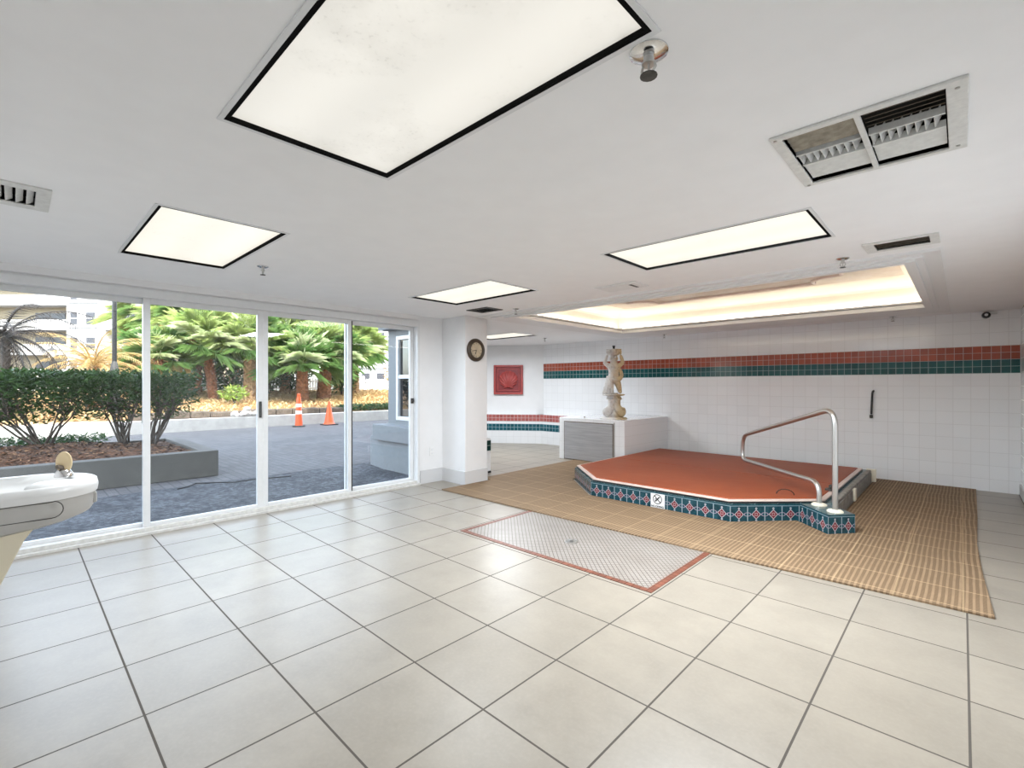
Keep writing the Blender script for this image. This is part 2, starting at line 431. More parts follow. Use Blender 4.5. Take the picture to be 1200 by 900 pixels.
# ------------------------------------------------------------------ mesh helpers
class MB:
    def __init__(s):
        s.v, s.f, s.m = [], [], []
    def add(s, vs, fs, mi=0):
        o = len(s.v)
        s.v.extend([tuple(p) for p in vs])
        s.f.extend([tuple(i + o for i in f) for f in fs])
        s.m.extend([mi] * len(fs))
    def box(s, x0, x1, y0, y1, z0, z1, mi=0):
        s.add([(x0,y0,z0),(x1,y0,z0),(x1,y1,z0),(x0,y1,z0),(x0,y0,z1),(x1,y0,z1),(x1,y1,z1),(x0,y1,z1)],
              [(0,3,2,1),(4,5,6,7),(0,1,5,4),(1,2,6,5),(2,3,7,6),(3,0,4,7)], mi)
        return s
    def obox(s, c, ax, ay, az, hx, hy, hz, mi=0):
        c, ax, ay, az = Vector(c), Vector(ax).normalized(), Vector(ay).normalized(), Vector(az).normalized()
        vs = [c + ax*hx*i + ay*hy*j + az*hz*k for k in (-1,1) for i, j in ((-1,-1),(1,-1),(1,1),(-1,1))]
        s.add(vs, [(0,3,2,1),(4,5,6,7),(0,1,5,4),(1,2,6,5),(2,3,7,6),(3,0,4,7)], mi)
        return s
    def prism(s, poly, z0, z1, mi=0):
        n = len(poly)
        s.add([(x,y,z0) for x, y in poly] + [(x,y,z1) for x, y in poly],
              [tuple(range(n-1,-1,-1)), tuple(range(n,2*n))] + [(i,(i+1)%n,n+(i+1)%n,n+i) for i in range(n)], mi)
        return s
    def lathe(s, prof, c=(0,0,0), seg=24, axis='Z', mi=0, sx=1.0, sy=1.0):
        vs, fs = [], []
        for r, h in prof:
            for k in range(seg):
                a = 2*math.pi*k/seg
                p = (r*math.cos(a)*sx, r*math.sin(a)*sy, h)
                if axis == 'X': p = (p[2], p[0], p[1])
                elif axis == 'Y': p = (p[0], p[2], p[1])
                vs.append((p[0]+c[0], p[1]+c[1], p[2]+c[2]))
        for i in range(len(prof)-1):
            for k in range(seg):
                k2 = (k+1) % seg
                q = (i*seg+k, i*seg+k2, (i+1)*seg+k2, (i+1)*seg+k)
                fs.append(q if axis != 'Y' else q[::-1])
        fs.append(tuple(range(seg-1,-1,-1)) if axis != 'Y' else tuple(range(seg)))
        t = tuple(range((len(prof)-1)*seg, len(prof)*seg))
        fs.append(t if axis != 'Y' else t[::-1])
        s.add(vs, fs, mi)
        return s
    def tube(s, path, r, seg=10, mi=0):
        path = [Vector(p) for p in path]
        rs = r if isinstance(r, (list, tuple)) else [r]*len(path)
        ref = None
        vs, fs = [], []
        for i, p in enumerate(path):
            d = (path[min(i+1,len(path)-1)] - path[max(i-1,0)])
            d = d.normalized() if d.length > 1e-9 else Vector((0,0,1))
            if ref is None:
                ref = Vector((0,0,1)) if abs(d.z) < 0.9 else Vector((1,0,0))
                ref = (ref - d*ref.dot(d)).normalized()
            else:
                ref = (ref - d*ref.dot(d)).normalized()
            b = d.cross(ref)
            for k in range(seg):
                a = 2*math.pi*k/seg
                vs.append(p + (ref*math.cos(a) + b*math.sin(a))*rs[i])
        for i in range(len(path)-1):
            for k in range(seg):
                k2 = (k+1) % seg
                fs.append((i*seg+k, i*seg+k2, (i+1)*seg+k2, (i+1)*seg+k))
        fs.append(tuple(range(seg-1,-1,-1)))
        fs.append(tuple(range((len(path)-1)*seg, len(path)*seg)))
        s.add(vs, fs, mi)
        return s
    def ball(s, c, r, seg=12, rings=8, mi=0):
        rx, ry, rz = r if isinstance(r, (tuple, list)) else (r, r, r)
        vs, fs = [(c[0],c[1],c[2]-rz)], []
        for i in range(1, rings):
            t = math.pi*i/rings
            for k in range(seg):
                a = 2*math.pi*k/seg
                vs.append((c[0]+rx*math.sin(t)*math.cos(a), c[1]+ry*math.sin(t)*math.sin(a), c[2]-rz*math.cos(t)))
        vs.append((c[0],c[1],c[2]+rz))
        for k in range(seg):
            fs.append((0, 1+(k+1)%seg, 1+k))
            fs.append((len(vs)-1, 1+(rings-2)*seg+k, 1+(rings-2)*seg+(k+1)%seg))
        for i in range(rings-2):
            for k in range(seg):
                k2 = (k+1)%seg
                fs.append((1+i*seg+k, 1+i*seg+k2, 1+(i+1)*seg+k2, 1+(i+1)*seg+k))
        s.add(vs, fs, mi)
        return s
    def build(s, name, mats, parent=None, smooth=False, bevel=0.0, angle=40, local=False):
        me = bpy.data.meshes.new(name)
        off = Vector((0,0,0))
        if parent is not None and not local:
            off = world_loc(parent)
        me.from_pydata([tuple(Vector(p) - off) for p in s.v], [], s.f)
        mats = mats if isinstance(mats, (list, tuple)) else [mats]
        for m in mats: me.materials.append(m)
        me.polygons.foreach_set('material_index', s.m)
        me.update()
        o = bpy.data.objects.new(name, me)
        COL.objects.link(o)
        if parent is not None: o.parent = parent
        if bevel:
            b = o.modifiers.new('bevel', 'BEVEL'); b.width = bevel; b.segments = 2; b.limit_method = 'ANGLE'; b.angle_limit = math.radians(35)
        if smooth:
            me.polygons.foreach_set('use_smooth', [True]*len(me.polygons))
            try: me.set_sharp_from_angle(angle=math.radians(angle))
            except Exception: pass
        return o

def world_loc(o):
    v = Vector(o.location)
    while o.parent is not None:
        o = o.parent; v += Vector(o.location)
    return v

def thing(name, label, cat, loc=(0,0,0), rz=0, group=None):
    o = bpy.data.objects.new(name, None)
    COL.objects.link(o)
    o.empty_display_size = 0.1
    o.location = loc; o.rotation_euler = (0,0,rz)
    return tag(o, label, cat, group)

def tag(o, label, cat, group=None, kind=None):
    o['label'] = label; o['category'] = cat
    if group: o['group'] = group
    if kind: o['kind'] = kind
    return o

def struct(o):
    o['kind'] = 'structure'
    return o

def sroot(name, loc):
    o = bpy.data.objects.new(name, None); COL.objects.link(o); o.location = loc
    return struct(o)

def skin(verts, edges, radii, levels=2):
    """a skinned armature-like chain, returned as (verts, faces)"""
    me = bpy.data.meshes.new('tmp'); me.from_pydata(verts, edges, [])
    o = bpy.data.objects.new('tmp', me); COL.objects.link(o)
    o.modifiers.new('skin', 'SKIN')
    if not me.skin_vertices:
        bm = bmesh.new(); bm.from_mesh(me); bm.verts.layers.skin.verify(); bm.to_mesh(me); bm.free()
    for i, r in enumerate(radii):
        me.skin_vertices[0].data[i].radius = (r, r) if not isinstance(r, tuple) else r
        me.skin_vertices[0].data[i].use_root = (i == 0)
    sb = o.modifiers.new('sub', 'SUBSURF'); sb.levels = levels; sb.render_levels = levels
    dg = bpy.context.evaluated_depsgraph_get(); dg.update()
    ev = o.evaluated_get(dg); m2 = ev.to_mesh()
    vs = [tuple(v.co) for v in m2.vertices]; fs = [tuple(p.vertices) for p in m2.polygons]
    ev.to_mesh_clear()
    bpy.data.objects.remove(o); bpy.data.meshes.remove(me)
    return vs, fs

def slab(mb, x0, x1, y0, y1, z0, z1, holes):
    xs = sorted({x0, x1} | {h[0] for h in holes} | {h[1] for h in holes})
    ys = sorted({y0, y1} | {h[2] for h in holes} | {h[3] for h in holes})
    nx, ny = len(xs)-1, len(ys)-1
    solid = [[not any(h[0] <= (xs[i]+xs[i+1])/2 <= h[1] and h[2] <= (ys[j]+ys[j+1])/2 <= h[3] for h in holes) for j in range(ny)] for i in range(nx)]
    vid = {}
    vs, fs = [], []
    def V(i, j, k):
        if (i,j,k) not in vid:
            vid[(i,j,k)] = len(vs); vs.append((xs[i], ys[j], (z0, z1)[k]))
        return vid[(i,j,k)]
    S = lambda i, j: 0 <= i < nx and 0 <= j < ny and solid[i][j]
    for i in range(nx):
        for j in range(ny):
            if not solid[i][j]: continue
            fs.append((V(i,j,0),V(i,j+1,0),V(i+1,j+1,0),V(i+1,j,0)))
            fs.append((V(i,j,1),V(i+1,j,1),V(i+1,j+1,1),V(i,j+1,1)))
            if not S(i-1,j): fs.append((V(i,j,0),V(i,j,1),V(i,j+1,1),V(i,j+1,0)))
            if not S(i+1,j): fs.append((V(i+1,j,0),V(i+1,j+1,0),V(i+1,j+1,1),V(i+1,j,1)))
            if not S(i,j-1): fs.append((V(i,j,0),V(i+1,j,0),V(i+1,j,1),V(i,j,1)))
            if not S(i,j+1): fs.append((V(i,j+1,0),V(i,j+1,1),V(i+1,j+1,1),V(i+1,j+1,0)))
    mb.add(vs, fs)

# ------------------------------------------------------------------ the room
CZ = 2.14
XR, YB, YREAR, XG = 0.49, 7.98, -0.66, -5.0
LIGHTS = [(-1.76, -0.56, 0.48, 1.085), (-4.03, -2.84, 0.49, 1.085), (-4.00, -2.86, 2.74, 3.33), (-1.74, -0.56, 2.73, 3.32), (-6.6, -5.42, 5.75, 6.35)]
VENTS = {'double': (-0.465, -0.035, 1.885, 2.375), 'ret': (-0.40, -0.14, 3.69, 3.87), 'dark': (-4.17, -3.90, 3.69, 3.87), 'left': (-3.29, -3.03, -0.45, 0.07)}
COF = (-3.98, -0.29, 4.25, 6.75)
f = MB(); f.box(-5.13, XR+.1, YREAR-.1, YB+.1, -0.15, 0)
f.prism([(-5.13, 4.2), (-5.13, YB+.1), (-8.2, YB+.1), (-8.2, 6.05), (-6.57, 4.2)], -0.15, 0)
struct(f.build('floor', M['floor']))

c = MB()
slab(c, -5.13, XR+.1, YREAR-.1, YB+.1, CZ, CZ+.035, LIGHTS[:4] + list(VENTS.values()) + [COF])
slab(c, -8.2, -5.13, 5.7, YB+.1, CZ, CZ+.035, LIGHTS[4:])
c.box(-7.4, -5.13, 4.95, 5.7, CZ, CZ+.035); c.box(-6.57, -5.13, 4.2, 4.95, CZ, CZ+.035)
struct(c.build('ceiling', M['ceiling']))

w = MB(); w.box(-8.3, XR+.2, YB, YB+.15, -0.1, 2.6); struct(w.build('wall_back', M['wtile']))
w = MB(); w.box(XR, XR+.15, YREAR, YB, 0, 2.6); struct(w.build('wall_right', M['wtile_side']))
w = MB(); w.box(-5.2, XR+.15, YREAR-.15, YREAR, 0, 2.6); struct(w.build('wall_rear', M['paint']))
w = MB()   # solid parts of the glazed side: pier, header above the doors, wall up to the column
w.box(-5.2, XG, YREAR, -0.16, -0.1, 2.6)
w.box(-5.2, XG, -0.16, 3.53, 2.07, 2.6)
w.box(-5.2, XG, 3.53, 4.1, -0.1, 2.6)
struct(w.build('wall_left', M['paint']))
w = MB(); w.box(XG, -4.54, 3.92, 4.3, 0, CZ); struct(w.build('column', M['paint'], bevel=0.006))

# alcove: diagonal wall with the shell plaque, and the outer walls closing it
cA, cB = Vector((-6.63, 7.98)), Vector((-7.95, 6.975))
dg = (cB - cA).normalized()
w = MB()
nrm = Vector((-dg.y, dg.x)) if Vector((-dg.y, dg.x)).dot(Vector((1,-1))) < 0 else Vector((dg.y, -dg.x))
w.prism([tuple(cA), tuple(cB), tuple(cB + nrm*.15), tuple(cA + nrm*.15)], 0, 2.6)
struct(w.build('wall_alcove', M['paint']))
w = MB(); w.box(-8.3, -7.9, 5.95, 7.2, 0, 2.6); struct(w.build('wall_alcove_side', M['paint']))

def diag_root(name):
    o = bpy.data.objects.new(name, None); COL.objects.link(o)
    return o

# wainscot ledge round the alcove (low tiled ledge with a rose and a blue band)
inn = -nrm
def ledge(name, a, b, z0, z1, th, mat, over=0.0):
    """box along a->b on the floor plan, built in its own local axes so the tile grid follows the wall"""
    d = (b - a); L = d.length; ang = math.atan2(d.y, d.x)
    mb = MB(); mb.box(0, L, -th, 0, z0, z1)
    me = mb.build(name, mat)
    me.location = (a.x, a.y, 0); me.rotation_euler = (0, 0, ang)
    return struct(me)
pa = Vector((-7.9, 7.013)); pc = Vector((-6.63, 7.98)); pe = Vector((-4.45, 7.98))
TH = 0.13
ledge('trim_1', pa, pc, 0, 0.626, TH, M['wtile_obj'])
ledge('trim_2', pc - Vector((0.1,0)), pe, 0, 0.626, TH, M['wtile_obj'])
ledge('trim_3', pa, pc, 0.479, 0.6255, TH+.004, M['red_low'])
ledge('trim_4', pc - Vector((0.05,0)), pe, 0.479, 0.6255, TH+.004, M['red_low'])
ledge('trim_5', pa, pc, 0.277, 0.424, TH+.004, M['teal_low'])
ledge('trim_6', pc - Vector((0.05,0)), pe, 0.277, 0.424, TH+.004, M['teal_low'])
# tile bands on the back wall
b = MB(); b.box(-6.63, XR-.005, YB-.006, YB, 1.564, 1.726); struct(b.build('trim_7', M['red_band']))
b = MB(); b.box(-6.63, XR-.005, YB-.006, YB, 1.402, 1.564); struct(b.build('trim_8', M['teal_band']))
# half wall end behind the column
b = MB(); b.box(-5.13, -4.93, 4.3, 4.74, 0, 0.5); struct(b.build('wall_half', M['wtile_side']))
b = MB(); b.box(-4.93, -4.925, 4.3, 4.743, 0.32, 0.47); struct(b.build('trim_9', M['green_end']))
b = MB(); b.box(-4.93, -4.924, 4.3, 4.743, 0.0, 0.03); struct(b.build('trim_10', M['dark']))
# baseboards
b = MB(); b.box(XG, XG+.012, 3.56, 3.92, 0, .17); struct(b.build('baseboard_left', M['basebd']))
b = MB(); b.box(XG+.012, -4.528, 3.908, 3.92, 0, .17); b.box(-4.54, -4.528, 3.92, 4.3, 0, .17); struct(b.build('baseboard_column', M['basebd']))
b = MB(); b.box(XR-.012, XR, YREAR, YB, 0, .12); struct(b.build('baseboard_right', M['basebd']))

# coffer above the spa: lip moulding, recess, plaster panel and cove tubes
x0, x1, y0, y1 = COF
fr = MB()
def ring(mb, o, i, z0, z1):
    slab(mb, o[0], o[1], o[2], o[3], z0, z1, [i])
ring(fr, (-4.50, -0.10, 4.07, 7.58), (x0-.30, x1+.06, y0-.06, y1+.30), CZ-.018, CZ)
ring(fr, (x0-.34, x1+.10, y0-.10, y1+.34), (x0-.10, x1+.03, y0-.03, y1+.10), CZ-.032, CZ)
ring(fr, (x0-.14, x1+.06, y0-.06, y1+.14), (x0, x1, y0, y1), CZ-.046, CZ+.012)
struct(fr.build('trim_11', M['trimw']))
rc = MB()
G = 0.14
RZ = 2.45
X0, X1, Y0, Y1 = x0-G, x1+G, y0-G, y1+G
for a in ((X0-.05, X0, Y0-.05, Y1+.05), (X1, X1+.05, Y0-.05, Y1+.05), (X0, X1, Y0-.05, Y0), (X0, X1, Y1, Y1+.05)):
    rc.box(*a, CZ+.035, RZ+.06)
# rounded cove between the walls and the recess ceiling
def cove_strip(p, q, n_):
    vs = []
    for k in range(7):
        t = math.pi/2*k/6
        o_ = Vector(n_)*(0.30*(1-math.cos(math.pi/2 - t)))
        z = RZ - .002 - 0.10*(1-math.sin(math.pi/2 - t))
        vs += [(p[0]+o_.x*1, p[1]+o_.y, z), (q[0]+o_.x, q[1]+o_.y, z)]
    rc.add(vs, [(2*k, 2*k+1, 2*k+3, 2*k+2) for k in range(6)])
cove_strip((X0,Y1),(X1,Y1),(0,-1,0)); cove_strip((X0,Y0),(X0,Y1),(1,0,0)); cove_strip((X1,Y0),(X1,Y1),(-1,0,0)); cove_strip((X0,Y0),(X1,Y0),(0,1,0))
struct(rc.build('ceiling_recess', M['cream']))
rp = MB(); rp.box(X0-.04, X1+.04, Y0-.04, Y1+.04, RZ, RZ+.06); struct(rp.build('ceiling_recess_field', M['marble']))

def notch_panel(ix0, ix1, iy0, iy1, r):
    pts = []
    for cx, cy, a0 in ((ix1, iy1, 0), (ix0, iy1, 1), (ix0, iy0, 2), (ix1, iy0, 3)):
        sx = -1 if cx == ix1 else 1; sy = -1 if cy == iy1 else 1
        ox, oy = cx + sx*.06, cy + sy*.06
        seq = [(cx, oy + sy*r)]
        for k in range(9):
            t = math.pi/2*(1-k/8)
            seq.append((ox + sx*r*math.cos(t), oy + sy*r*math.sin(t)))
        seq.append((ox + sx*r, cy))
        pts.append(seq if a0 % 2 == 0 else seq[::-1])
    # walk counter-clockwise from the top right corner
    return pts[0] + pts[1] + pts[2] + pts[3]
pn = notch_panel(X0+.75, X1-.75, Y0+.66, Y1-.72, .24)
pl = MB(); pl.prism(pn, RZ-.045, RZ)
medal = thing('ceiling_panel', 'cloud-painted plaster panel with notched corners in the lit recess over the spa', 'ceiling panel', (-2.13, 5.6, RZ-.05))
pl.build('painted_field', M['marble'], medal)
mo = MB()
cl = [Vector((p[0], p[1], RZ-.045)) for p in pn] + [Vector((pn[0][0], pn[0][1], RZ-.045))]
for a, b_ in zip(cl[:-1], cl[1:]):
    if (b_-a).length > 1e-4: mo.tube([a, b_], 0.022, 6)
mo.build('moulding', M['pinkrim'], medal)
cv = thing('cove_light', 'warm tube light hidden behind the lip of the ceiling recess', 'cove light', (-2.13, 5.6, CZ+.04))
for nm, p, q in (('tube', (X0+.03, Y0+.1), (X0+.03, Y1-.1)), ('tube', (X1-.03, Y0+.1), (X1-.03, Y1-.1)), ('tube', (X0+.1, Y1-.03), (X1-.1, Y1-.03)), ('tube', (X0+.1, Y0+.03), (X1-.1, Y0+.03))):
    t_ = MB(); t_.tube([(p[0], p[1], CZ+.05), (q[0], q[1], CZ+.05)], 0.012, 8); t_.build('tube', M['cove'], cv)

# ------------------------------------------------------------------ glazed doors
tr = MB()
tr.box(-5.16, -4.965, -0.16, 3.55, -0.06, 0.022)
tr.box(-5.14, -5.00, -0.16, 3.55, 0.022, 0.055)
struct(tr.build('trim_12', M['sill'], bevel=0.004))
tr = MB(); tr.box(-5.14, -4.985, -0.16, 3.55, 2.0, 2.07); tr.box(-5.14, -4.985, 3.515, 3.55, 0.0, 2.0); tr.box(-5.14, -5.0, -0.16, -0.135, 0.02, 2.0)
struct(tr.build('trim_13', M['alu'], bevel=0.004))
tr = MB(); tr.box(-5.0, -4.975, -0.16, 3.53, 2.085, CZ); struct(tr.build('trim_14', M['paint']))
PY = [-0.135, 0.783, 1.702, 2.625, 3.515]
for i in range(4):
    a, b_ = PY[i], PY[i+1]
    xo = -5.045 if i in (1, 2) else -5.095
    ov = 0.028
    ya, yb = a - (ov if i in (1, 3) else 0), b_ + (ov if i in (0, 2) else 0)
    r = sroot('door_%d' % (i+1), (xo, (a+b_)/2, 0.055))
    fm = MB()
    st = 0.05
    fm.box(xo-.018, xo+.018, ya, ya+st, .055, 2.0); fm.box(xo-.018, xo+.018, yb-st, yb, .055, 2.0)
    fm.box(xo-.018, xo+.018, ya+st, yb-st, .055, .085); fm.box(xo-.018, xo+.018, ya+st, yb-st, 1.955, 2.0)
    fm.build('frame', M['alu'], r, bevel=0.003)
    g = MB(); g.box(xo-.003, xo+.003, ya+st, yb-st, .085, 1.955); g.build('glass_pane', M['glass'], r)
    if i == 1:
        h = MB(); h.box(xo+.018, xo+.034, yb-.036, yb-.014, .94, 1.10); h.box(xo+.034, xo+.055, yb-.03, yb-.02, .96, 1.08)
        ho = h.build('handle', M['darkmetal'], r, bevel=0.003); ho['label'] = 'dark recessed pull handle'
    if i == 2:
        h = MB(); h.box(xo-.016, xo+.020, yb-.012, yb+.002, .06, 1.99)
        ho = h.build('weather_strip', M['darkmetal'], r); ho['label'] = 'dark weather strip'
    if i == 3:
        h = MB(); h.box(xo+.018, xo+.05, yb-.032, yb-.012, 1.05, 1.075); h.box(xo+.018, xo+.03, yb-.04, yb-.004, 1.03, 1.095)
        ho = h.build('latch', M['darkmetal'], r); ho['label'] = 'dark latch'
    if i == 0:
        pass

# ------------------------------------------------------------------ ceiling fixtures
LAB = ['large fluorescent ceiling panel with stained diffuser, nearest the camera at the top', 'fluorescent ceiling panel nearest the left glass doors, in front of the bare ceiling',
       'small looking fluorescent ceiling panel close to the column with the clock', 'long fluorescent ceiling panel between the big vent and the ceiling recess', 'bright white ceiling panel in the alcove behind the column']
for i, (a, b_, c_, d_) in enumerate(LIGHTS):
    r = thing('ceiling_light', LAB[i], 'ceiling light', ((a+b_)/2, (c_+d_)/2, CZ), group='fluorescent ceiling panels')
    hs = MB()
    hs.box(a, a+.006, c_, d_, CZ+.004, CZ+.09); hs.box(b_-.006, b_, c_, d_, CZ+.004, CZ+.09); hs.box(a, b_, c_, c_+.006, CZ+.004, CZ+.09); hs.box(a, b_, d_-.006, d_, CZ+.004, CZ+.09)
    hs.box(a, b_, c_, d_, CZ+.085, CZ+.095)
    hs.build('housing', M['matte_black'], r)
    fm = MB(); slab(fm, a-.020, b_+.020, c_-.020, d_+.020, CZ-.004, CZ, [(a-.004, b_+.004, c_-.004, d_+.004)])
    fm.build('frame', M['alu'], r)
    fm = MB(); slab(fm, a-.004, b_+.004, c_-.004, d_+.004, CZ-.003, CZ+.006, [(a+.010, b_-.010, c_+.010, d_-.010)])
    fm.build('lens_rim', M['matte_black'], r)['label'] = 'dark lens rim'
    df = MB(); df.box(a+.006, b_-.006, c_+.006, d_-.006, CZ+.012, CZ+.018)
    df.build('diffuser', M['diffuser_dirty'] if i == 0 else M['diffuser'], r)
    ld = bpy.data.lights.new('tube_light', 'AREA'); ld.shape = 'RECTANGLE'
    ld.size, ld.size_y = b_-a-.10, d_-c_-.10
    ld.energy = LAMP_W * (0.03, 0.85, 0.55, 3.0, 1.7)[i]; ld.color = (0.89, 0.95, 1.0); ld.spread = math.radians((120, 165, 172, 174, 170)[i])
    lo = bpy.data.objects.new('tube_light', ld); COL.objects.link(lo)
    lo.parent = r; lo.location = (0, 0, .010)

# big double ceiling vent
a, b_, c_, d_ = VENTS['double']
r = thing('ceiling_vent', 'large double air vent with dark slats and upright blades, nearest vent on the right', 'ceiling vent', ((a+b_)/2, (c_+d_)/2, CZ))
fm = MB(); slab(fm, -0.50, 0.015, 1.855, 2.40, CZ-.010, CZ, [(a, -.258, c_, d_), (-.240, b_, c_, d_)])
fo = fm.build('frame', M['vent_white'], r, bevel=.003)
for px_, py_ in ((-.483, 1.87), (-.483, 2.385), (-.01, 1.90), (-.01, 2.36)):
    sw_ = MB(); sw_.lathe([(.006, CZ-.013), (.006, CZ-.010)], (px_, py_, 0), 8); sw_.build('screw', M['steel'], r)
bx = MB()
bx.box(a-.002, a, c_, d_, CZ, CZ+.12); bx.box(b_, b_+.002, c_, d_, CZ, CZ+.12); bx.box(a, b_, c_-.002, c_, CZ, CZ+.12); bx.box(a, b_, d_, d_+.002, CZ, CZ+.12); bx.box(a, b_, c_, d_, CZ+.118, CZ+.12)
bx.build('duct_box', M['dark'], r)
for sx0, sx1, dusty in ((a+.004, -.260, True), (-.238, b_-.004, False)):
    s1 = MB()
    for k in range(5):
        yy = c_ + .012 + k*.031
        tl = -.55 if dusty else .45
        s1.obox(((sx0+sx1)/2, yy+.01, CZ+.014), (1,0,0), (0,1,tl), (0,-tl,1), (sx1-sx0)/2, .017 if dusty else .010, .0012)
    so = s1.build('near_slats', M['vent_dirty'] if dusty else M['vent_brown'], r)
    if dusty: so['label'] = 'dusty tan slats'
    s2 = MB()
    for k in range(8):
        xx = sx0 + .012 + k*(sx1-sx0-.02)/7.5
        s2.obox((xx, c_+.235, CZ+.016), (.45,0,1), (0,1,0), (1,0,-.45), .018, .045, .0015)
    s2.box(sx0, sx1, c_+.178, c_+.186, CZ-.004, CZ+.02); s2.box(sx0, sx1, c_+.284, c_+.292, CZ-.004, CZ+.02)
    s2.build('upright_blades', M['vent_white'], r)
    s3 = MB()
    for k in range(6):
        yy = c_ + .305 + k*.028
        s3.obox(((sx0+sx1)/2, yy, CZ+.010), (1,0,0), (0,1,-.45), (0,.45,1), (sx1-sx0)/2, .016, .0012)
    s3.build('far_slats', M['vent_white'], r)

def slat_vent(name, label, hole, frame, along, nsl, slat_m, frame_m, tilt, width, dark='dark', group=None, shut=False):
    a, b_, c_, d_ = hole
    r = thing(name, label, 'ceiling vent', ((a+b_)/2, (c_+d_)/2, CZ), group=group)
    fm = MB(); slab(fm, *frame, CZ-.008, CZ, [hole]); fm.build('frame', frame_m, r, bevel=.002)
    bx = MB(); slab(bx, a-.003, b_+.003, c_-.003, d_+.003, CZ, CZ+.08, [hole]); bx.box(a, b_, c_, d_, CZ+.078, CZ+.08)
    bx.build('duct_box', M[dark], r)
    s_ = MB()
    for k in range(nsl):
        t = (k+.5)/nsl
        if along == 'X':
            s_.obox(((a+b_)/2, c_+(d_-c_)*t, CZ+.012), (1,0,0), (0,1,tilt), (0,-tilt,1), (b_-a)/2-.002, width, .0012)
        else:
            s_.obox((a+(b_-a)*t, (c_+d_)/2, CZ+.008), (1,0,tilt), (0,1,0), (-tilt,0,1), width, (d_-c_)/2-.002, .0012)
    s_.build('slats', slat_m, r)
    return r
slat_vent('ceiling_vent', 'small brown slatted return vent beside the lit ceiling recess', VENTS['ret'], (-.455, -.095, 3.65, 3.91), 'X', 5, M['vent_brown'], M['vent_white'], .6, .018)
slat_vent('ceiling_vent', 'small dark grey vent just above the column with the clock', VENTS['dark'], (-4.21, -3.86, 3.65, 3.91), 'X', 5, M['darkmetal'], M['darkmetal'], .6, .018)
slat_vent('ceiling_vent', 'white louvred vent at the left edge, above the drinking fountain', VENTS['left'], (-3.35, -2.97, -0.5, 0.12), 'Y', 0, M['vent_white'], M['vent_white'], .5, .012)
# crosswise slats of the left vent
lv = [o for o in bpy.data.objects if o.get('label', '').startswith('white louvred')][0]
a, b_, c_, d_ = VENTS['left']
s_ = MB()
for k in range(15):
    yy = c_ + (d_-c_)*(k+.5)/15
    s_.obox(((a+b_)/2, yy, CZ+.006), (1,0,0), (0,1,.7), (0,-.7,1), (b_-a)/2, .014, .0014)
s_.build('louvre_blades', M['vent_white'], lv)
for o in list(lv.children):
    if o.name.startswith('slats'): bpy.data.objects.remove(o)
r = thing('ceiling_access_panel', 'flush white access plate with a small slot, in the ceiling before the recess', 'ceiling plate', (-2.2, 3.73, CZ))
p_ = MB(); p_.box(-2.40, -2.0, 3.60, 3.86, CZ-.008, CZ); p_.box(-2.36, -2.04, 3.64, 3.82, CZ-.012, CZ-.008); p_.build('plate', M['trimw'], r, bevel=.002)
p_ = MB(); p_.box(-2.09, -2.065, 3.66, 3.80, CZ-.014, CZ-.011); p_.build('slot', M['darkmetal'], r)

# sprinkler heads
def sprinkler(x, y, label, big=1.0, z=CZ):
    r = thing('sprinkler_head', label, 'sprinkler', (x, y, z), group='ceiling sprinkler heads')
    q = MB(); q.lathe([(.040*big, z), (.040*big, z-.004), (.030*big, z-.010), (.014*big, z-.014), (.012*big, z-.014)], (x, y, 0), 20); q.build('escutcheon', M['chrome'], r, smooth=True)
    q = MB(); q.lathe([(.011*big, z-.014), (.011*big, z-.026), (.014*big, z-.028), (.014*big, z-.034)], (x, y, 0), 12)
    for s in (-1, 1):
        q.tube([(x+s*.012*big, y, z-.03), (x+s*.016*big, y, z-.045), (x+s*.004*big, y, z-.062)], .003*big, 6)
    q.tube([(x, y, z-.03), (x, y, z-.062)], .003*big, 6)
    q.build('frame_arms', M['steel'], r, smooth=True)
    q = MB(); q.lathe([(.002, z-.060), (.018*big, z-.062), (.018*big, z-.065), (.002, z-.066)], (x, y, 0), 14); q.build('deflector', M['darkmetal'], r)
sprinkler(-.60, 1.155, 'large chrome sprinkler head at the top beside the nearest light panel', 1.25)
sprinkler(-.60, 3.96, 'sprinkler head between the small brown vent and the lit recess')
sprinkler(-3.72, 3.98, 'sprinkler head to the right of the dark vent by the column')
sprinkler(-3.75, 1.27, 'sprinkler head alone beyond the far left light panel')
sprinkler(-.64, 7.72, 'sprinkler head by the white tile wall under the right end of the recess')
sprinkler(-3.72, 7.72, 'sprinkler head by the white tile wall to the right of the statue')
sprinkler(-5.62, 6.80, 'sprinkler head in the alcove ceiling above the shell plaque')

# security camera
r = thing('security_camera', 'black round security camera high on the white tile wall at right', 'security camera', (.20, 7.95, 2.09))
q = MB(); q.box(.18, .30, 7.93, 7.98, 2.105, 2.135); q.build('bracket', M['trimw'], r, bevel=.004)
q = MB(); q.tube([(.215, 7.96, 2.11), (.21, 7.92, 2.09)], .012, 8); q.lathe([(.018, 0), (.036, .008), (.040, .04), (.038, .065), (.03, .07)], (.205, 7.845, 2.085), 18, 'Y'); q.build('housing', M['black'], r, smooth=True)
q = MB(); q.lathe([(.016, 0), (.018, .012)], (.205, 7.838, 2.085), 14, 'Y'); q.build('lens', M['chrome'], r)
# black strap hook on the tile wall
r = thing('wall_hook', 'slim black pole hook hanging on the white tile wall above the spa', 'wall hook', (-.88, 7.95, .8))
q = MB(); q.tube([(-.865, 7.975, 1.185), (-.868, 7.945, 1.178), (-.874, 7.94, 1.15), (-.88, 7.94, 1.0), (-.885, 7.94, .87)], .013, 8); q.build('rod', M['black'], r, smooth=True)
q = MB(); q.lathe([(.014, .865), (.019, .855), (.019, .825), (.012, .818)], (-.886, 7.94, 0), 10); q.build('end_cap', M['darkmetal'], r)
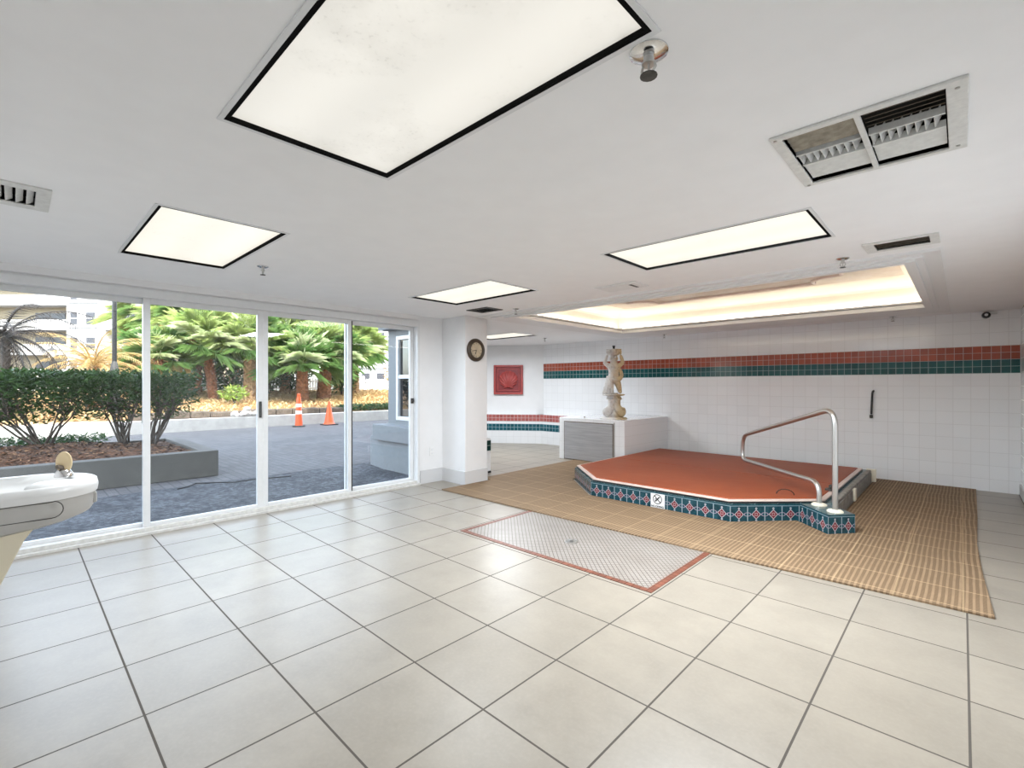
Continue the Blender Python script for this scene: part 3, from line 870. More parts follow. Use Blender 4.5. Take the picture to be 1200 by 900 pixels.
# socket plate on the wall by the doors
r = thing('wall_outlet', 'small white socket plate low on the wall left of the column', 'wall outlet', (-5.0, 3.745, .40))
q = MB(); q.box(-5.0, -4.992, 3.71, 3.78, .345, .455); q.build('plate', M['trimw'], r, bevel=.003)
for z_ in (.365, .41):
    q = MB(); q.box(-4.992, -4.989, 3.733, 3.757, z_, z_+.025); q.build('socket', M['alu'], r)

# clock on the column
r = thing('wall_clock', 'round clock with dark wooden rim and aged cream face on the white column', 'clock', (-4.54, 4.092, 1.712))
q = MB(); q.lathe([(.147, 0), (.147, .018), (.135, .034), (.115, .040), (.100, .032), (.098, .015), (.098, 0)], (-4.54, 4.092, 1.712), 48, 'X'); q.build('rim', M['clockrim'], r, smooth=True)
q = MB(); q.lathe([(.099, .012), (.099, .018)], (-4.54, 4.092, 1.712), 40, 'X'); q.build('dial', M['clockface'], r)
for k in range(12):
    q = MB(); t = math.pi/6*k; l = .016 if k % 3 == 0 else .010
    q.obox((-4.521, 4.092+.084*math.sin(t), 1.712+.084*math.cos(t)), (1,0,0), (0,math.cos(t),-math.sin(t)), (0,math.sin(t),math.cos(t)), .0008, .003, l/2)
    q.build('hour_mark', M['clockrim'], r)
for t, l, w_ in ((math.radians(195), .055, .005), (math.radians(258), .075, .0035)):
    q = MB(); q.obox((-4.519, 4.092+l/2*math.sin(t), 1.712+l/2*math.cos(t)), (1,0,0), (0,math.cos(t),-math.sin(t)), (0,math.sin(t),math.cos(t)), .001, w_, l/2); q.build('hand', M['black'], r)

# ------------------------------------------------------------------ shell plaque (on the diagonal wall)
# local axes: x along the wall, y out of the wall into the room, z up
shc = cA + dg*0.773
ang = math.atan2(-dg.y, -dg.x)
r = thing('shell_plaque', 'square red plaster plaque with a raised scallop shell on the alcove wall', 'wall plaque', (shc.x, shc.y, 1.382), ang)
H = .322
q = MB(); q.box(-H, H, -.03, 0, -H, H); q.build('backing', M['shell_dark'], r, local=True)
q = MB()
for s in (-1, 1):
    q.box(-H, H, -.06, -.03, s*(H-.022)-.022, s*(H-.022)+.022); q.box(s*(H-.022)-.022, s*(H-.022)+.022, -.06, -.03, -H+.044, H-.044)
    q.box(-H+.075, H-.075, -.045, -.03, s*(H-.085)-.01, s*(H-.085)+.01); q.box(s*(H-.085)-.01, s*(H-.085)+.01, -.045, -.03, -H+.095, H-.095)
q.build('frame', M['shell'], r, bevel=.005, local=True)
vs, fs = [], []
NR, NA = 10, 88
for i in range(NR+1):
    for k in range(NA+1):
        t = math.radians(-148 + 296*k/NA)
        rib = math.cos((k/NA)*11*2*math.pi)
        ox, oz = .205*math.sin(t)*(1+.02*rib), .005 + .19*math.cos(t)*(1+.03*rib)
        u_ = i/NR
        x, z = ox*u_, -.165 + (oz+.165)*u_
        dome = (.012 + .050*math.sin(math.pi*min(1, u_*.85+.15))) if i < NR else .002
        vs.append((x, -(.03 + dome + (.011*rib*u_ if i < NR else 0)), z))
for i in range(NR):
    for k in range(NA):
        a_ = i*(NA+1)+k
        fs.append((a_, a_+1, a_+NA+2, a_+NA+1))
q = MB(); q.add(vs, fs)
for s in (-1, 1): q.add([(s*.02, -.03, -.12), (s*.11, -.03, -.13), (s*.10, -.03, -.20), (s*.02, -.03, -.17), (s*.02, -.07, -.12), (s*.10, -.06, -.135), (s*.095, -.06, -.19), (s*.02, -.07, -.165)], [(0,1,2,3)[::s], (4,5,6,7)[::-s], (0,1,5,4)[::s], (1,2,6,5)[::s], (2,3,7,6)[::s], (3,0,4,7)[::s]])
q.build('scallop_shell', M['shell'], r, smooth=True, local=True)

# ------------------------------------------------------------------ tiled plinth with statue
PX0, PX1, PY0, PY1, PH = -5.05, -3.78, 6.50, 7.98, .712
r = thing('tiled_plinth', 'white tiled box plinth with a grey panel front under the statue', 'plinth', (PX0, PY0, 0))
q = MB(); q.box(PX0, PX1, PY0, PY1-.001, 0, PH); q.build('body', [M['wtile']], r, bevel=.008)
q = MB(); q.box(-4.93, -3.99, PY0-.012, PY0, .02, PH-.075); q.build('front_panel', M['greywood'], r)['label'] = 'grey wood-grain panel'
q = MB(); q.box(-4.945, -3.975, PY0-.006, PY0, .005, PH-.06); q.box(-3.965, -3.955, PY0-.004, PY0, 0, PH-.04); q.build('panel_reveal', M['vent_brown'], r)
q = MB(); q.lathe([(.012, PH), (.012, PH+.012), (.022, PH+.018), (.022, PH+.026), (.008, PH+.030)], (-4.55, PY0+.04, 0), 12); q.build('cap', M['steel'], r, smooth=True)

SX, SY, SZ = -4.12, 6.74, PH
r = thing('cherub_statue', 'weathered cream cherub statue holding a bowl on its head, on the tiled plinth', 'statue', (SX, SY, SZ), YAW)
K = dict(local=True)
# pedestal: two dolphins curling down from a stem to a low base
q = MB(); q.lathe([(.215, 0), (.22, .012), (.20, .028), (.12, .036)], (0, 0, 0), 24); q.build('base', M['statue'], r, smooth=True, **K)
q = MB()
q.lathe([(.10, .03), (.070, .08), (.058, .15), (.055, .22), (.06, .28), (.075, .34), (.10, .372)], (0, 0, 0), 20)
q.build('stem', M['statue'], r, smooth=True, **K)
for s, fw in ((1, -.05), (-1, -.02)):
    vs = [(s*.015, fw, .33), (s*.045, fw*.9, .26), (s*.04, fw*1.2, .19), (s*.085, fw*1.5, .14), (s*.125, fw*1.5, .10), (s*.165, fw*1.5, .060),
          (s*.155, fw*1.5+.02, .17), (s*.05, fw-.03, .37), (s*.12, fw+.05, .06)]
    ed = [(3,2),(2,1),(1,0),(3,4),(4,5),(4,6),(0,7),(4,8)]
    v2, f2 = skin(vs, ed, [.068, .060, .066, .080, .082, .050, .022, .018, .04])
    q = MB(); q.add(v2, f2)
    q.ball((s*.14, fw*1.5-.07, .12), .012, 8, 6)
    q.build('dolphin', M['statue'], r, smooth=True, **K)
q = MB()
prof = [(.11, .372), (.17, .384), (.185, .392), (.18, .402), (.10, .408)]
q.lathe(prof, (0, 0, 0), 22, sy=.85); q.build('shelf', M['statue'], r, smooth=True, **K)
# cherub figure, one continuous surface (root at the pelvis)
J = [(0.0,0.0,.655), (0.0,-.012,.715), (0.0,-.005,.79), (0.0,0,.855), (0.0,-.002,.895), (0.0,-.012,.955), (0.0,-.012,1.005),
     (-.075,0,.858), (-.150,-.005,.915), (-.122,-.015,1.00), (-.105,-.03,1.045),
     (.075,0,.858), (.150,-.005,.915), (.122,-.015,1.00), (.105,-.03,1.045),
     (-.045,0,.625), (-.055,-.045,.535), (-.060,-.015,.445), (-.062,-.065,.418),
     (.045,0,.625), (.070,-.055,.540), (.098,-.010,.450), (.108,-.055,.422)]
E_ = [(0,1),(1,2),(2,3),(3,4),(4,5),(5,6),(3,7),(7,8),(8,9),(9,10),(3,11),(11,12),(12,13),(13,14),(0,15),(15,16),(16,17),(17,18),(0,19),(19,20),(20,21),(21,22)]
R_ = [.084,.090,.088,.072,.042,.060,.053, .044,.036,.029,.023, .044,.036,.029,.023, .066,.052,.036,.028, .066,.052,.036,.028]
v2, f2 = skin(J, E_, R_)
q = MB(); q.add(v2, f2)
q.ball((0,-.068,.965), (.010,.012,.012), 8, 6)                     # nose
for s in (-1, 1):
    q.ball((s*.020,-.060,.980), (.009,.006,.006), 8, 6)            # eyelids
    q.ball((s*.058,-.008,.968), (.008,.014,.018), 8, 6)            # ears
    q.ball((s*.028,-.055,.952), (.017,.015,.015), 8, 6)            # cheeks
    for k in range(4):                                             # fingers closed on the bowl rim
        a_ = -.30 + .2*k
        q.tube([(s*.105, -.03+a_*.03, 1.045), (s*(.112-.004*k), -.034+a_*.085, 1.066), (s*(.106-.006*k), -.034+a_*.095, 1.086)], [.0065, .006, .0045], 6)
    q.tube([(s*.10, -.045, 1.04), (s*.088, -.062, 1.056)], [.007, .005], 6)
q.tube([(-.016,-.066,.942), (0,-.070,.939), (.016,-.066,.942)], .004, 6)   # mouth
figure = q.build('figure', M['statue'], r, smooth=True, angle=80, **K)
q = MB()
rnd = random.Random(3)
for k in range(46):
    t = rnd.uniform(0, 2*math.pi); ph = rnd.uniform(.15, 1.0)
    x, y, z = .060*math.cos(t)*math.sin(ph*1.6), .058*math.sin(t)*math.sin(ph*1.6), .058*math.cos(ph*1.6)
    if y < -.03 and z < .04: continue
    q.ball((x, y-.010, .978+z), .014, 7, 5)
q.build('hair', M['statue'], r, smooth=True, **K)
# drapery falling at the left hip
vs, fs = [], []
for i in range(13):
    t = i/12
    for k in range(25):
        a_ = math.pi*.45 + math.pi*1.15*k/24
        fold = 1 + .16*math.sin(k*1.9 + i*.15)*t
        rr = (.078 + .040*t)*fold
        vs.append((-.035 - .015*t + rr*math.cos(a_)*1.0, .012 + rr*math.sin(a_)*.85, .70 - .29*t))
for i in range(12):
    for k in range(24):
        a_ = i*25+k
        fs.append((a_, a_+25, a_+26, a_+1))
q = MB(); q.add(vs, fs); dr = q.build('drapery', M['statue'], r, smooth=True, angle=80, **K)
sd = dr.modifiers.new('thick', 'SOLIDIFY'); sd.thickness = .012
q = MB()
v2, f2 = skin([(.075, .0, .84), (.115, -.02, .77), (.125, -.03, .70), (.095, -.05, .645), (.03, -.075, .63), (-.05, -.065, .655)], [(0,1),(1,2),(2,3),(3,4),(4,5)], [.022, .032, .036, .034, .030, .026])
q.add(v2, f2); q.build('sash', M['statue'], r, smooth=True, angle=80, **K)
# bowl carried on the head, with the water nozzle
q = MB(); q.lathe([(.045, 1.030), (.075, 1.040), (.105, 1.075), (.120, 1.115), (.126, 1.128), (.120, 1.134), (.108, 1.122), (.07, 1.09), (.02, 1.085)], (0, -.012, 0), 26)
for k in range(16):
    t = 2*math.pi*k/16
    q.ball((.112*math.cos(t), -.012+.112*math.sin(t), 1.092), (.016,.016,.026), 7, 6)
q.build('bowl', M['statue'], r, smooth=True, **K)
q = MB(); q.lathe([(.085, 1.124), (.085, 1.132), (.018, 1.136), (.018, 1.172), (.024, 1.176), (.024, 1.192), (.010, 1.194)], (0, -.012, 0), 16)
q.build('nozzle', M['black'], r, smooth=True, **K)['label'] = 'black water nozzle'

# ------------------------------------------------------------------ mat, shower mosaic, spa
PLAT = [(-3.74, 5.15), (-3.07, 4.54), (-1.545, 4.54), (-1.09, 4.995), (-.87, 5.215), (-.87, 7.62), (-3.74, 7.62)]
def offset_poly(P, d):
    n = len(P); out = []
    for i in range(n):
        p0, p1, p2 = Vector(P[i-1]), Vector(P[i]), Vector(P[(i+1)%n])
        e1, e2 = (p1-p0).normalized(), (p2-p1).normalized()
        n1, n2 = Vector((-e1.y, e1.x)), Vector((-e2.y, e2.x))
        b_ = (n1+n2); b_ = b_/b_.dot(n1)
        out.append(tuple(p1 + b_*d))
    return out

m_ = MB()
rim = [(-4.535, 3.545), (-3.2, 3.56), (-1.35, 3.585), (.128, 3.635), (.100, 4.4), (.085, 5.2), (.105, 6.2), (.122, 7.97), (-.84, 7.97), (-.84, 7.645), (-.84, 5.20), (-.645, 4.905), (-.82, 4.70), (-1.11, 4.985), (-1.535, 4.515), (-3.08, 4.515), (-3.765, 5.14), (-3.765, 6.56), (-4.72, 6.60), (-4.715, 5.4), (-4.70, 4.36), (-4.525, 4.36)]
m_.prism(rim, 0.001, .012)
mo_ = m_.build('floor_mat', M['mat'])
bm = bmesh.new(); bm.from_mesh(mo_.data); bmesh.ops.triangulate(bm, faces=[f_ for f_ in bm.faces if len(f_.verts) > 4]); bm.to_mesh(mo_.data); bm.free()
tag(mo_, 'large brown ribbed floor mat laid around the covered spa', 'floor mat')

q = MB(); q.box(-3.11, -1.41, 2.705, 3.62, -.001, .0015); q1 = q
r = thing('shower_mosaic', 'rectangle of white mosaic with terracotta border set in the floor before the mat', 'floor mosaic', (-2.26, 3.1, 0))
q.build('mosaic_field', M['mosaic'], r)
q = MB(); slab(q, -3.15, -1.365, 2.66, 3.64, -.001, .003, [(-3.11, -1.41, 2.705, 3.62)]); q.build('border', M['terracotta'], r)
r = thing('floor_drain', 'round metal drain grate in the middle of the white mosaic', 'drain', (-2.28, 3.09, .0015))
q = MB(); q.lathe([(.055, .0016), (.055, .006), (.045, .007), (.044, .004)], (-2.28, 3.09, 0), 28); q.build('ring', M['steel'], r, smooth=True)
q = MB()
q.lathe([(.044, .0016), (.044, .003)], (-2.28, 3.09, 0), 24); q.build('sump', M['dark'], r)
q = MB()
for k in range(6):
    t = math.pi*k/6
    q.obox((-2.28, 3.09, .005), (math.cos(t), math.sin(t), 0), (-math.sin(t), math.cos(t), 0), (0,0,1), .044, .004, .0015)
q.build('grate_bars', M['steel'], r)

spa = thing('spa', 'raised octagonal spa curb with blue patterned tiles, standing on the brown mat', 'spa', (-2.2, 5.9, 0))
def curb(name, P, z0, z1, mats, parent, closed=True, top=True, start=0.0, unit=.1525, edges=None, matsel=None):
    n = len(P); vs, fs, uvs, mi = [], [], [], []
    for i in (range(n) if edges is None else edges):
        a_, b_ = Vector(P[i]), Vector(P[(i+1)%n]); L = (b_-a_).length
        o = len(vs)
        vs += [(a_.x,a_.y,z0),(b_.x,b_.y,z0),(b_.x,b_.y,z1),(a_.x,a_.y,z1)]
        fs.append((o,o+1,o+2,o+3)); nt = max(1, round(L/unit))
        uvs += [(0,0),(nt,0),(nt,1),(0,1)]
        mi.append(0 if matsel is None else matsel(i))
    o = len(vs); vs += [(p[0],p[1],z1) for p in P]; fs.append(tuple(range(o,o+n))); uvs += [(.5,.95)]*n; mi.append(len(mats)-1)
    me = bpy.data.meshes.new(name); off = world_loc(parent)
    me.from_pydata([tuple(Vector(v)-off) for v in vs], [], fs)
    for m in mats: me.materials.append(m)
    me.polygons.foreach_set('material_index', mi)
    ul = me.uv_layers.new(name='UVMap')
    for k, uv in enumerate(uvs): ul.data[k].uv = uv
    o_ = bpy.data.objects.new(name, me); COL.objects.link(o_); o_.parent = parent
    return o_
M['tealtop'] = tile('teal_trim_tile', (0.02, 0.075, 0.085), (0.25, 0.33, 0.35), (.152, .152), (-.02, 4.54), 'XY', .005, .15, .2)
curb('tiled_curb', PLAT, 0, .165, [M['curb'], M['grey_stone'], M['tealtop']], spa, matsel=lambda i: 1 if i in (4, 5) else 0)
NOSE = [(-1.11, 5.03), (-.815, 4.715), (-.655, 4.895), (-.90, 5.185)]
curb('handrail_block', NOSE, 0, .170, [M['curb'], M['tealtop']], spa)
st = MB(); st.box(-.87, -.845, 5.24, 7.62, .0, .135); st.box(-.90, -.85, 5.3, 7.62, .135, .168)
sto = st.build('side_curb', M['grey_stone'], spa, bevel=.008); sto['label'] = 'grey stone side curb'
for bb in ((-.85, -.825, 6.18, 6.28, .02, .15), (-.90, -.80, 7.60, 7.64, .02, .18)):
    st = MB(); st.box(*bb); st.build('cover_bracket', M['ivory'], spa, bevel=.004)['label'] = 'ivory cover bracket'

cov = thing('spa_cover', 'flat rust-red vinyl spa cover with a pale edge strip', 'spa cover', (-2.3, 6.0, .165))
CP = [(-3.72, 5.17), (-3.06, 4.565), (-1.56, 4.565), (-1.10, 5.015), (-.925, 5.19), (-.925, 7.50), (-3.72, 7.50)]
inner = offset_poly(CP, .045)
foldy = 6.05
q = MB(); q.prism(CP, .166, .178); q.build('under_edge', M['black'], cov)
q = MB(); q.prism(CP, .180, .196); q.build('edge_strip', M['pinkrim'], cov, bevel=.004)['label'] = 'pale pink edge strip'
q = MB()
front = [p for p in inner if p[1] < foldy]; 
def clip(P, y, keep_low):
    out = []
    for i in range(len(P)):
        a_, b_ = P[i], P[(i+1)%len(P)]
        ina, inb = (a_[1] < y) == keep_low, (b_[1] < y) == keep_low
        if ina: out.append(a_)
        if ina != inb:
            t = (y-a_[1])/(b_[1]-a_[1]); out.append((a_[0]+(b_[0]-a_[0])*t, y))
    return out
q.prism(clip(inner, foldy-.006, True), .190, .205); q.build('front_panel', M['cover'], cov, bevel=.006)
q = MB(); q.prism(clip(inner, foldy+.006, False), .190, .205); q.build('rear_panel', M['cover'], cov, bevel=.006)
q = MB(); q.tube([(-1.24+.03*math.cos(t)*2.4, 5.02+.12+.02*math.cos(t), .205+.05*math.sin(t)) for t in [math.pi*k/8 for k in range(9)]], .005, 6); q.build('pull_loop', M['black'], cov, smooth=True)
q = MB(); q.box(-1.00, -.94, 5.62, 5.70, .205, .222); q.box(-.985, -.965, 5.72, 5.80, .205, .24); q.tube([(-.97, 5.62, .225), (-.95, 5.70, .245), (-.96, 5.8, .225)], .008, 6); q.build('cover_latch', M['darkmetal'], cov)

# NO DIVING sign tile
r = thing('no_diving_sign', 'small white sign tile with a crossed-out diver on the front of the spa curb', 'sign', (-2.30, 4.53, .08))
SXc, SW = -2.255, .150
q = MB(); q.box(SXc-SW/2, SXc+SW/2, 4.528, 4.54, .002, .150); q.build('plate', M['trimw'], r, bevel=.002)
q = MB()
N_ = 40
vs, fs = [], []
for k in range(N_):
    t = 2*math.pi*k/N_
    for rr, yy in ((.042, 4.5265), (.050, 4.5265)):
        vs.append((SXc+rr*math.cos(t), yy, .096+rr*math.sin(t)))
for k in range(N_):
    a_ = 2*k; b2 = 2*((k+1)%N_)
    fs.append((a_, b2, b2+1, a_+1))
q.add(vs, fs)
q.obox((SXc, 4.5265, .096), (1,0,-1), (0,1,0), (1,0,1), .043, .0006, .0045)
qo = q.build('prohibition_ring', M['black'], r)
q = MB()   # diver pictogram: head, body, arms
q.lathe([(.008, 0), (.008, .001)], (SXc-.020, 4.526, .077), 12, 'Y')
q.obox((SXc+.004, 4.5268, .100), (1,0,1.1), (0,1,0), (-1.1,0,1), .030, .0006, .006)
q.obox((SXc-.016, 4.5268, .096), (1,0,.2), (0,1,0), (-.2,0,1), .016, .0006, .0035)
q.build('diver_symbol', M['black'], r)
def text(body, size, loc, rot, mat, name, parent, align='CENTER', extr=.0006):
    cu = bpy.data.curves.new(name, 'FONT'); cu.body = body; cu.size = size; cu.align_x = align; cu.extrude = extr; cu.offset = .0009
    o = bpy.data.objects.new(name, cu); COL.objects.link(o)
    dgp = bpy.context.evaluated_depsgraph_get(); dgp.update()
    me = bpy.data.meshes.new_from_object(o.evaluated_get(dgp))
    bpy.data.objects.remove(o); bpy.data.curves.remove(cu)
    ob = bpy.data.objects.new(name, me); COL.objects.link(ob)
    me.materials.clear(); me.materials.append(mat)
    ob.parent = parent; ob.location = Vector(loc) - world_loc(parent); ob.rotation_euler = rot
    return ob
text('NO DIVING', .026, (SXc, 4.5272, .0135), (math.pi/2, 0, 0), M['black'], 'lettering', r)

# stainless handrail
b1 = Vector((-.942, 5.045)); ddir = Vector((.654, -.757))
def hp(s, z): return Vector((b1.x + ddir.x*s, b1.y + ddir.y*s, z))
ctrl = [hp(0,.17), hp(-.02,.36), hp(-1.56,.335), hp(-1.545,.655), hp(.02,1.03), hp(.228,.985), hp(.228,.17)]
rad = [0, .13, .13, .10, .16, .13, 0]
ctrl = [hp(0,.17), hp(0,.375), hp(-1.60,.338), hp(-1.57,.640), hp(.228,1.065), hp(.228,.17)]
rad = [0, .12, .12, .12, .17, 0]
path = [ctrl[0]]
for i in range(1, len(ctrl)-1):
    p0, p1, p2 = ctrl[i-1], ctrl[i], ctrl[i+1]
    u1, u2 = (p0-p1).normalized(), (p2-p1).normalized()
    A_, B_ = p1+u1*rad[i], p1+u2*rad[i]
    for k in range(11):
        t = k/10
        path.append(A_*(1-t)**2 + p1*2*t*(1-t) + B_*t*t)
path.append(ctrl[-1])
r = thing('handrail', 'bent stainless steel handrail with two feet on the tiled spa block', 'handrail', (-.87, 4.96, .17))
q = MB(); q.tube(path, .0225, 16); q.build('rail', M['steel'], r, smooth=True, angle=60)
for p in (ctrl[0], ctrl[-1]):
    q = MB(); q.lathe([(.062, .170), (.062, .178), (.050, .188), (.028, .192), (.024, .192)], (p.x, p.y, 0), 24); q.build('foot_flange', M['ivory'], r, smooth=True)['label'] = 'ivory foot flange'

# ------------------------------------------------------------------ drinking fountain on the left
FX, FW, FZ = -3.00, .235, .825
r = thing('drinking_fountain', 'white wall drinking fountain with rounded nose and cream cabinet at the left edge', 'drinking fountain', (FX, -.2, 0))
def stadium(w_, y0_, y1_, seg=20):
    return [(FX+w_, y0_), (FX+w_, y1_-w_)] + [(FX+w_*math.cos(math.pi*k/seg), y1_-w_+w_*math.sin(math.pi*k/seg)) for k in range(1, seg)] + [(FX-w_, y1_-w_), (FX-w_, y0_)]
def loops(mb, L, cap0=True, cap1=True):
    n = len(L[0][0]); vs = []
    for P, z in L: vs += [(p[0], p[1], z) for p in P]
    fs = []
    for i in range(len(L)-1):
        for k in range(n):
            k2 = (k+1)%n
            fs.append((i*n+k, i*n+k2, (i+1)*n+k2, (i+1)*n+k))
    if cap0: fs.append(tuple(range(n-1,-1,-1)))
    if cap1: fs.append(tuple(range((len(L)-1)*n, len(L)*n)))
    mb.add(vs, fs)
S0 = lambda w_, y1_, y0_=-.64: stadium(w_, y0_, y1_)
q = MB()
loops(q, [(S0(.195, .225), .682), (S0(.212, .252), .690), (S0(.220, .262), .706), (S0(.222, .265), .735), (S0(.222, .265), .772)])
q.v = [(x_, y_, z_ - max(0, (.772-z_)/.09)*.20*(.265-y_)*.6 if z_ < .77 else z_) for x_, y_, z_ in q.v]
q.build('body', M['df_grey'], r, smooth=True, angle=30)
q = MB()
loops(q, [(S0(.222, .262), .768), (S0(.235, .276), .772), (S0(.238, .280), .800), (S0(.232, .274), .826), (S0(.222, .264), .832), (S0(.206, .246), .829), (S0(.196, .20, -.5), .800), (S0(.165, .12, -.46), .774)])
q.ball((FX-.03, .13, .795), (.10, .10, .028), 18, 8)
q.build('basin', M['df_white'], r, smooth=True, angle=50)
q = MB(); q.lathe([(.03, .772), (.03, .776), (.012, .777)], (FX, -.15, 0), 18); q.build('basin_drain', M['steel'], r)
# push bars: side outline and nose
q = MB()
P = [(-.42, .70), (.11, .70)] + [(.11+.036*math.sin(t), .734-.036*math.cos(t)+.002) for t in [math.pi*k/10 for k in range(1, 10)]] + [(.11, .768), (-.42, .768)]
pts = [Vector((FX+.2235 if p[1] > .72 else FX+.2205, p[0], p[1])) for p in P]
q.tube(pts + [pts[0]], .0018, 6); q.build('push_bar', M['darkmetal'], r)['label'] = 'outlined side push bar'
q = MB(); q.box(FX-.06, FX+.06, .245, .270, .712, .762); q.build('push_bar', M['df_grey'], r, bevel=.006)
# cream cabinet under the body, sloping back to the wall
q = MB()
prof = [(-.64, .12), (-.17, .12), (-.10, .30), (.03, .62), (.06, .665), (-.64, .665)]
q.add([(FX-.20, y, z) for y, z in prof] + [(FX+.20, y, z) for y, z in prof], [(0,1,2,3,4,5), (11,10,9,8,7,6)] + [(i, 6+i, 6+(i+1)%6, (i+1)%6) for i in range(6)])
q.build('cabinet', M['df_cream'], r, bevel=.006)['label'] = 'cream cabinet'
# bubbler with amber mouth guard
q = MB(); q.lathe([(.036, .826), (.034, .842), (.024, .858), (.016, .862)], (FX-.10, .165, 0), 16); q.build('bubbler', M['chrome'], r, smooth=True)
q = MB()
N_ = 24
sh = [(.033*math.cos(2*math.pi*k/N_), .052*math.sin(2*math.pi*k/N_)) for k in range(N_)]
ux, uy = math.cos(YAW+.25), math.sin(YAW+.25)
vs = []
for d_ in (-.004, .004):
    for a_, h in sh:
        vs.append((FX-.10 + ux*a_ - uy*d_ + .004, .165 + uy*a_ + ux*d_, .893 + h))
q.add(vs, [tuple(range(N_-1,-1,-1)), tuple(range(N_, 2*N_))] + [(k, (k+1)%N_, N_+(k+1)%N_, N_+k) for k in range(N_)])
q.build('mouth_guard', M['amber'], r, bevel=.003)['label'] = 'amber mouth guard'
q = MB(); q.tube([(FX-.10, .165, .855), (FX-.095, .155, .872), (FX-.085, .14, .876)], .010, 8); q.build('spout', M['vent_brown'], r, smooth=True)

# ------------------------------------------------------------------ outdoors: setting
GZ = -0.05
g = MB(); g.box(-120, -7.3, -80, 90, GZ-.3, GZ); struct(g.build('driveway', M['paver']))
g = MB(); g.box(-7.3, -5.14, -40, 60, GZ-.3, GZ-.002); struct(g.build('apron', M['apron']))
# upper storeys of the building the room is in
g = MB(); g.box(-5.2, 9, -1.6, 30, 2.6, 13.8); g.box(-7.0, -5.2, 4.1, 30, 2.62, 13.6)
g.box(XR+.15, 9, -.81, 30, -.1, 2.6); g.box(-8.3, XR+.15, YB+.15, 30, -.1, 2.6)
struct(g.build('upper_storeys', M['stucco']))
# bay wall at the right of the doors, with its sill ledge, battered base and window
g = MB()
g.box(-6.61, -6.38, 4.1, 4.3, .64, 2.62); g.box(-6.38, -5.2, 4.1, 4.3, 2.02, 2.62); g.box(-6.38, -5.2, 4.1, 4.3, 0, .72)
g.prism([(-6.61, 4.1), (-6.61, 4.3), (-8.2, 6.1), (-8.3, 5.9)], 0, 2.62)
g.box(-8.3, -8.2, 5.9, 8.1, 0, 2.62)
struct(g.build('wall_bay', M['stucco'], bevel=.004))
g = MB(); g.add([(-7.1,4.07,GZ),(-6.55,3.98,GZ),(-5.16,3.98,GZ),(-5.16,4.2,GZ),(-7.1,4.5,GZ), (-7.1,4.07,.42),(-6.55,3.98,.42),(-5.16,3.98,.42),(-5.16,4.2,.42),(-7.1,4.5,.42), (-6.65,4.1,.66),(-6.55,4.06,.66),(-5.16,4.06,.66),(-5.16,4.2,.66),(-6.65,4.3,.66)],
      [(0,1,6,5),(1,2,7,6),(2,3,8,7),(4,0,5,9),(5,6,11,10),(6,7,12,11),(9,5,10,14),(10,11,12,13,14)])
struct(g.build('trim_15', M['stucco']))
g = MB(); g.box(-6.80, -5.16, 3.93, 4.12, .40, .645); struct(g.build('trim_16', M['stucco'], bevel=.01))
g = MB(); g.box(-6.66, -5.16, 3.95, 4.35, 2.12, 2.60); struct(g.build('trim_17', M['stucco_dark']))
r = sroot('window_1', (-5.9, 4.1, .72))
q = MB()
q.box(-6.38, -6.32, 4.09, 4.2, .72, 2.02); q.box(-5.3, -5.24, 4.09, 4.2, .72, 2.02); q.box(-6.32, -5.3, 4.09, 4.2, .72, .78); q.box(-6.32, -5.3, 4.09, 4.2, 1.96, 2.02); q.box(-6.32, -5.3, 4.10, 4.18, 1.36, 1.42)
q.build('window_frame', M['alu'], r, bevel=.006)
q = MB(); q.box(-6.32, -5.3, 4.135, 4.145, .78, 1.36); q.box(-6.32, -5.3, 4.135, 4.145, 1.42, 1.96); q.build('window_pane', plain('tinted_window_glass', (.02, .02, .02), .02, spec=1.0), r)
# low white wall across the drive and the raised bed behind it
g = MB(); g.box(-16.15, -15.9, -30, 26, GZ-.1, .30); struct(g.build('garden_wall', M['curbwall'], bevel=.02))
g = MB()
NXb, NYb = 16, 40
rb = random.Random(11)
vs = []
for i in range(NXb+1):
    for j in range(NYb+1):
        x = -16.1 - 10*i/NXb; y = -30 + 56*j/NYb
        z = .28 + .72*min(1, (i/NXb)*1.5) + rb.uniform(-.02, .02)
        if i == 0: z = .25
        vs.append((x, y, z))
g.add(vs, [(i*(NYb+1)+j, (i+1)*(NYb+1)+j, (i+1)*(NYb+1)+j+1, i*(NYb+1)+j+1)[::-1] for i in range(NXb) for j in range(NYb)])
struct(g.build('planting_bed', M['bedsoil'], smooth=True))
def bedz(x): return .28 + .72*min(1, (-16.1-x)/10*1.5)

# ------------------------------------------------------------------ planter with hedge
r = thing('concrete_planter', 'grey concrete planter wall outside the left glass doors', 'planter', (-9, 0, GZ))
q = MB(); q.box(-8.03, -7.83, -4, 2.05, GZ, .32); q.box(-10.4, -8.03, 1.85, 2.05, GZ, .32); q.box(-10.4, -10.2, -4, 1.85, GZ, .32)
q.build('wall', M['concrete'], r, bevel=.01)
q = MB()
vs = []
rb = random.Random(5)
for i in range(13):
    for j in range(41):
        x = -10.2 + 2.17*i/12; y = -4 + 5.85*j/40
        z = .27 + .16*math.sin(math.pi*i/12)*min(1, (40-j)/8) + rb.uniform(-.018, .018)
        if i in (0, 12) or j == 40: z = .27
        vs.append((x, y, z))
q.add(vs, [(i*41+j, (i+1)*41+j, (i+1)*41+j+1, i*41+j+1) for i in range(12) for j in range(40)])
q.build('mulch', M['mulch'], r)['label'] = 'brown bark mulch'
MULCH_ROOT = r

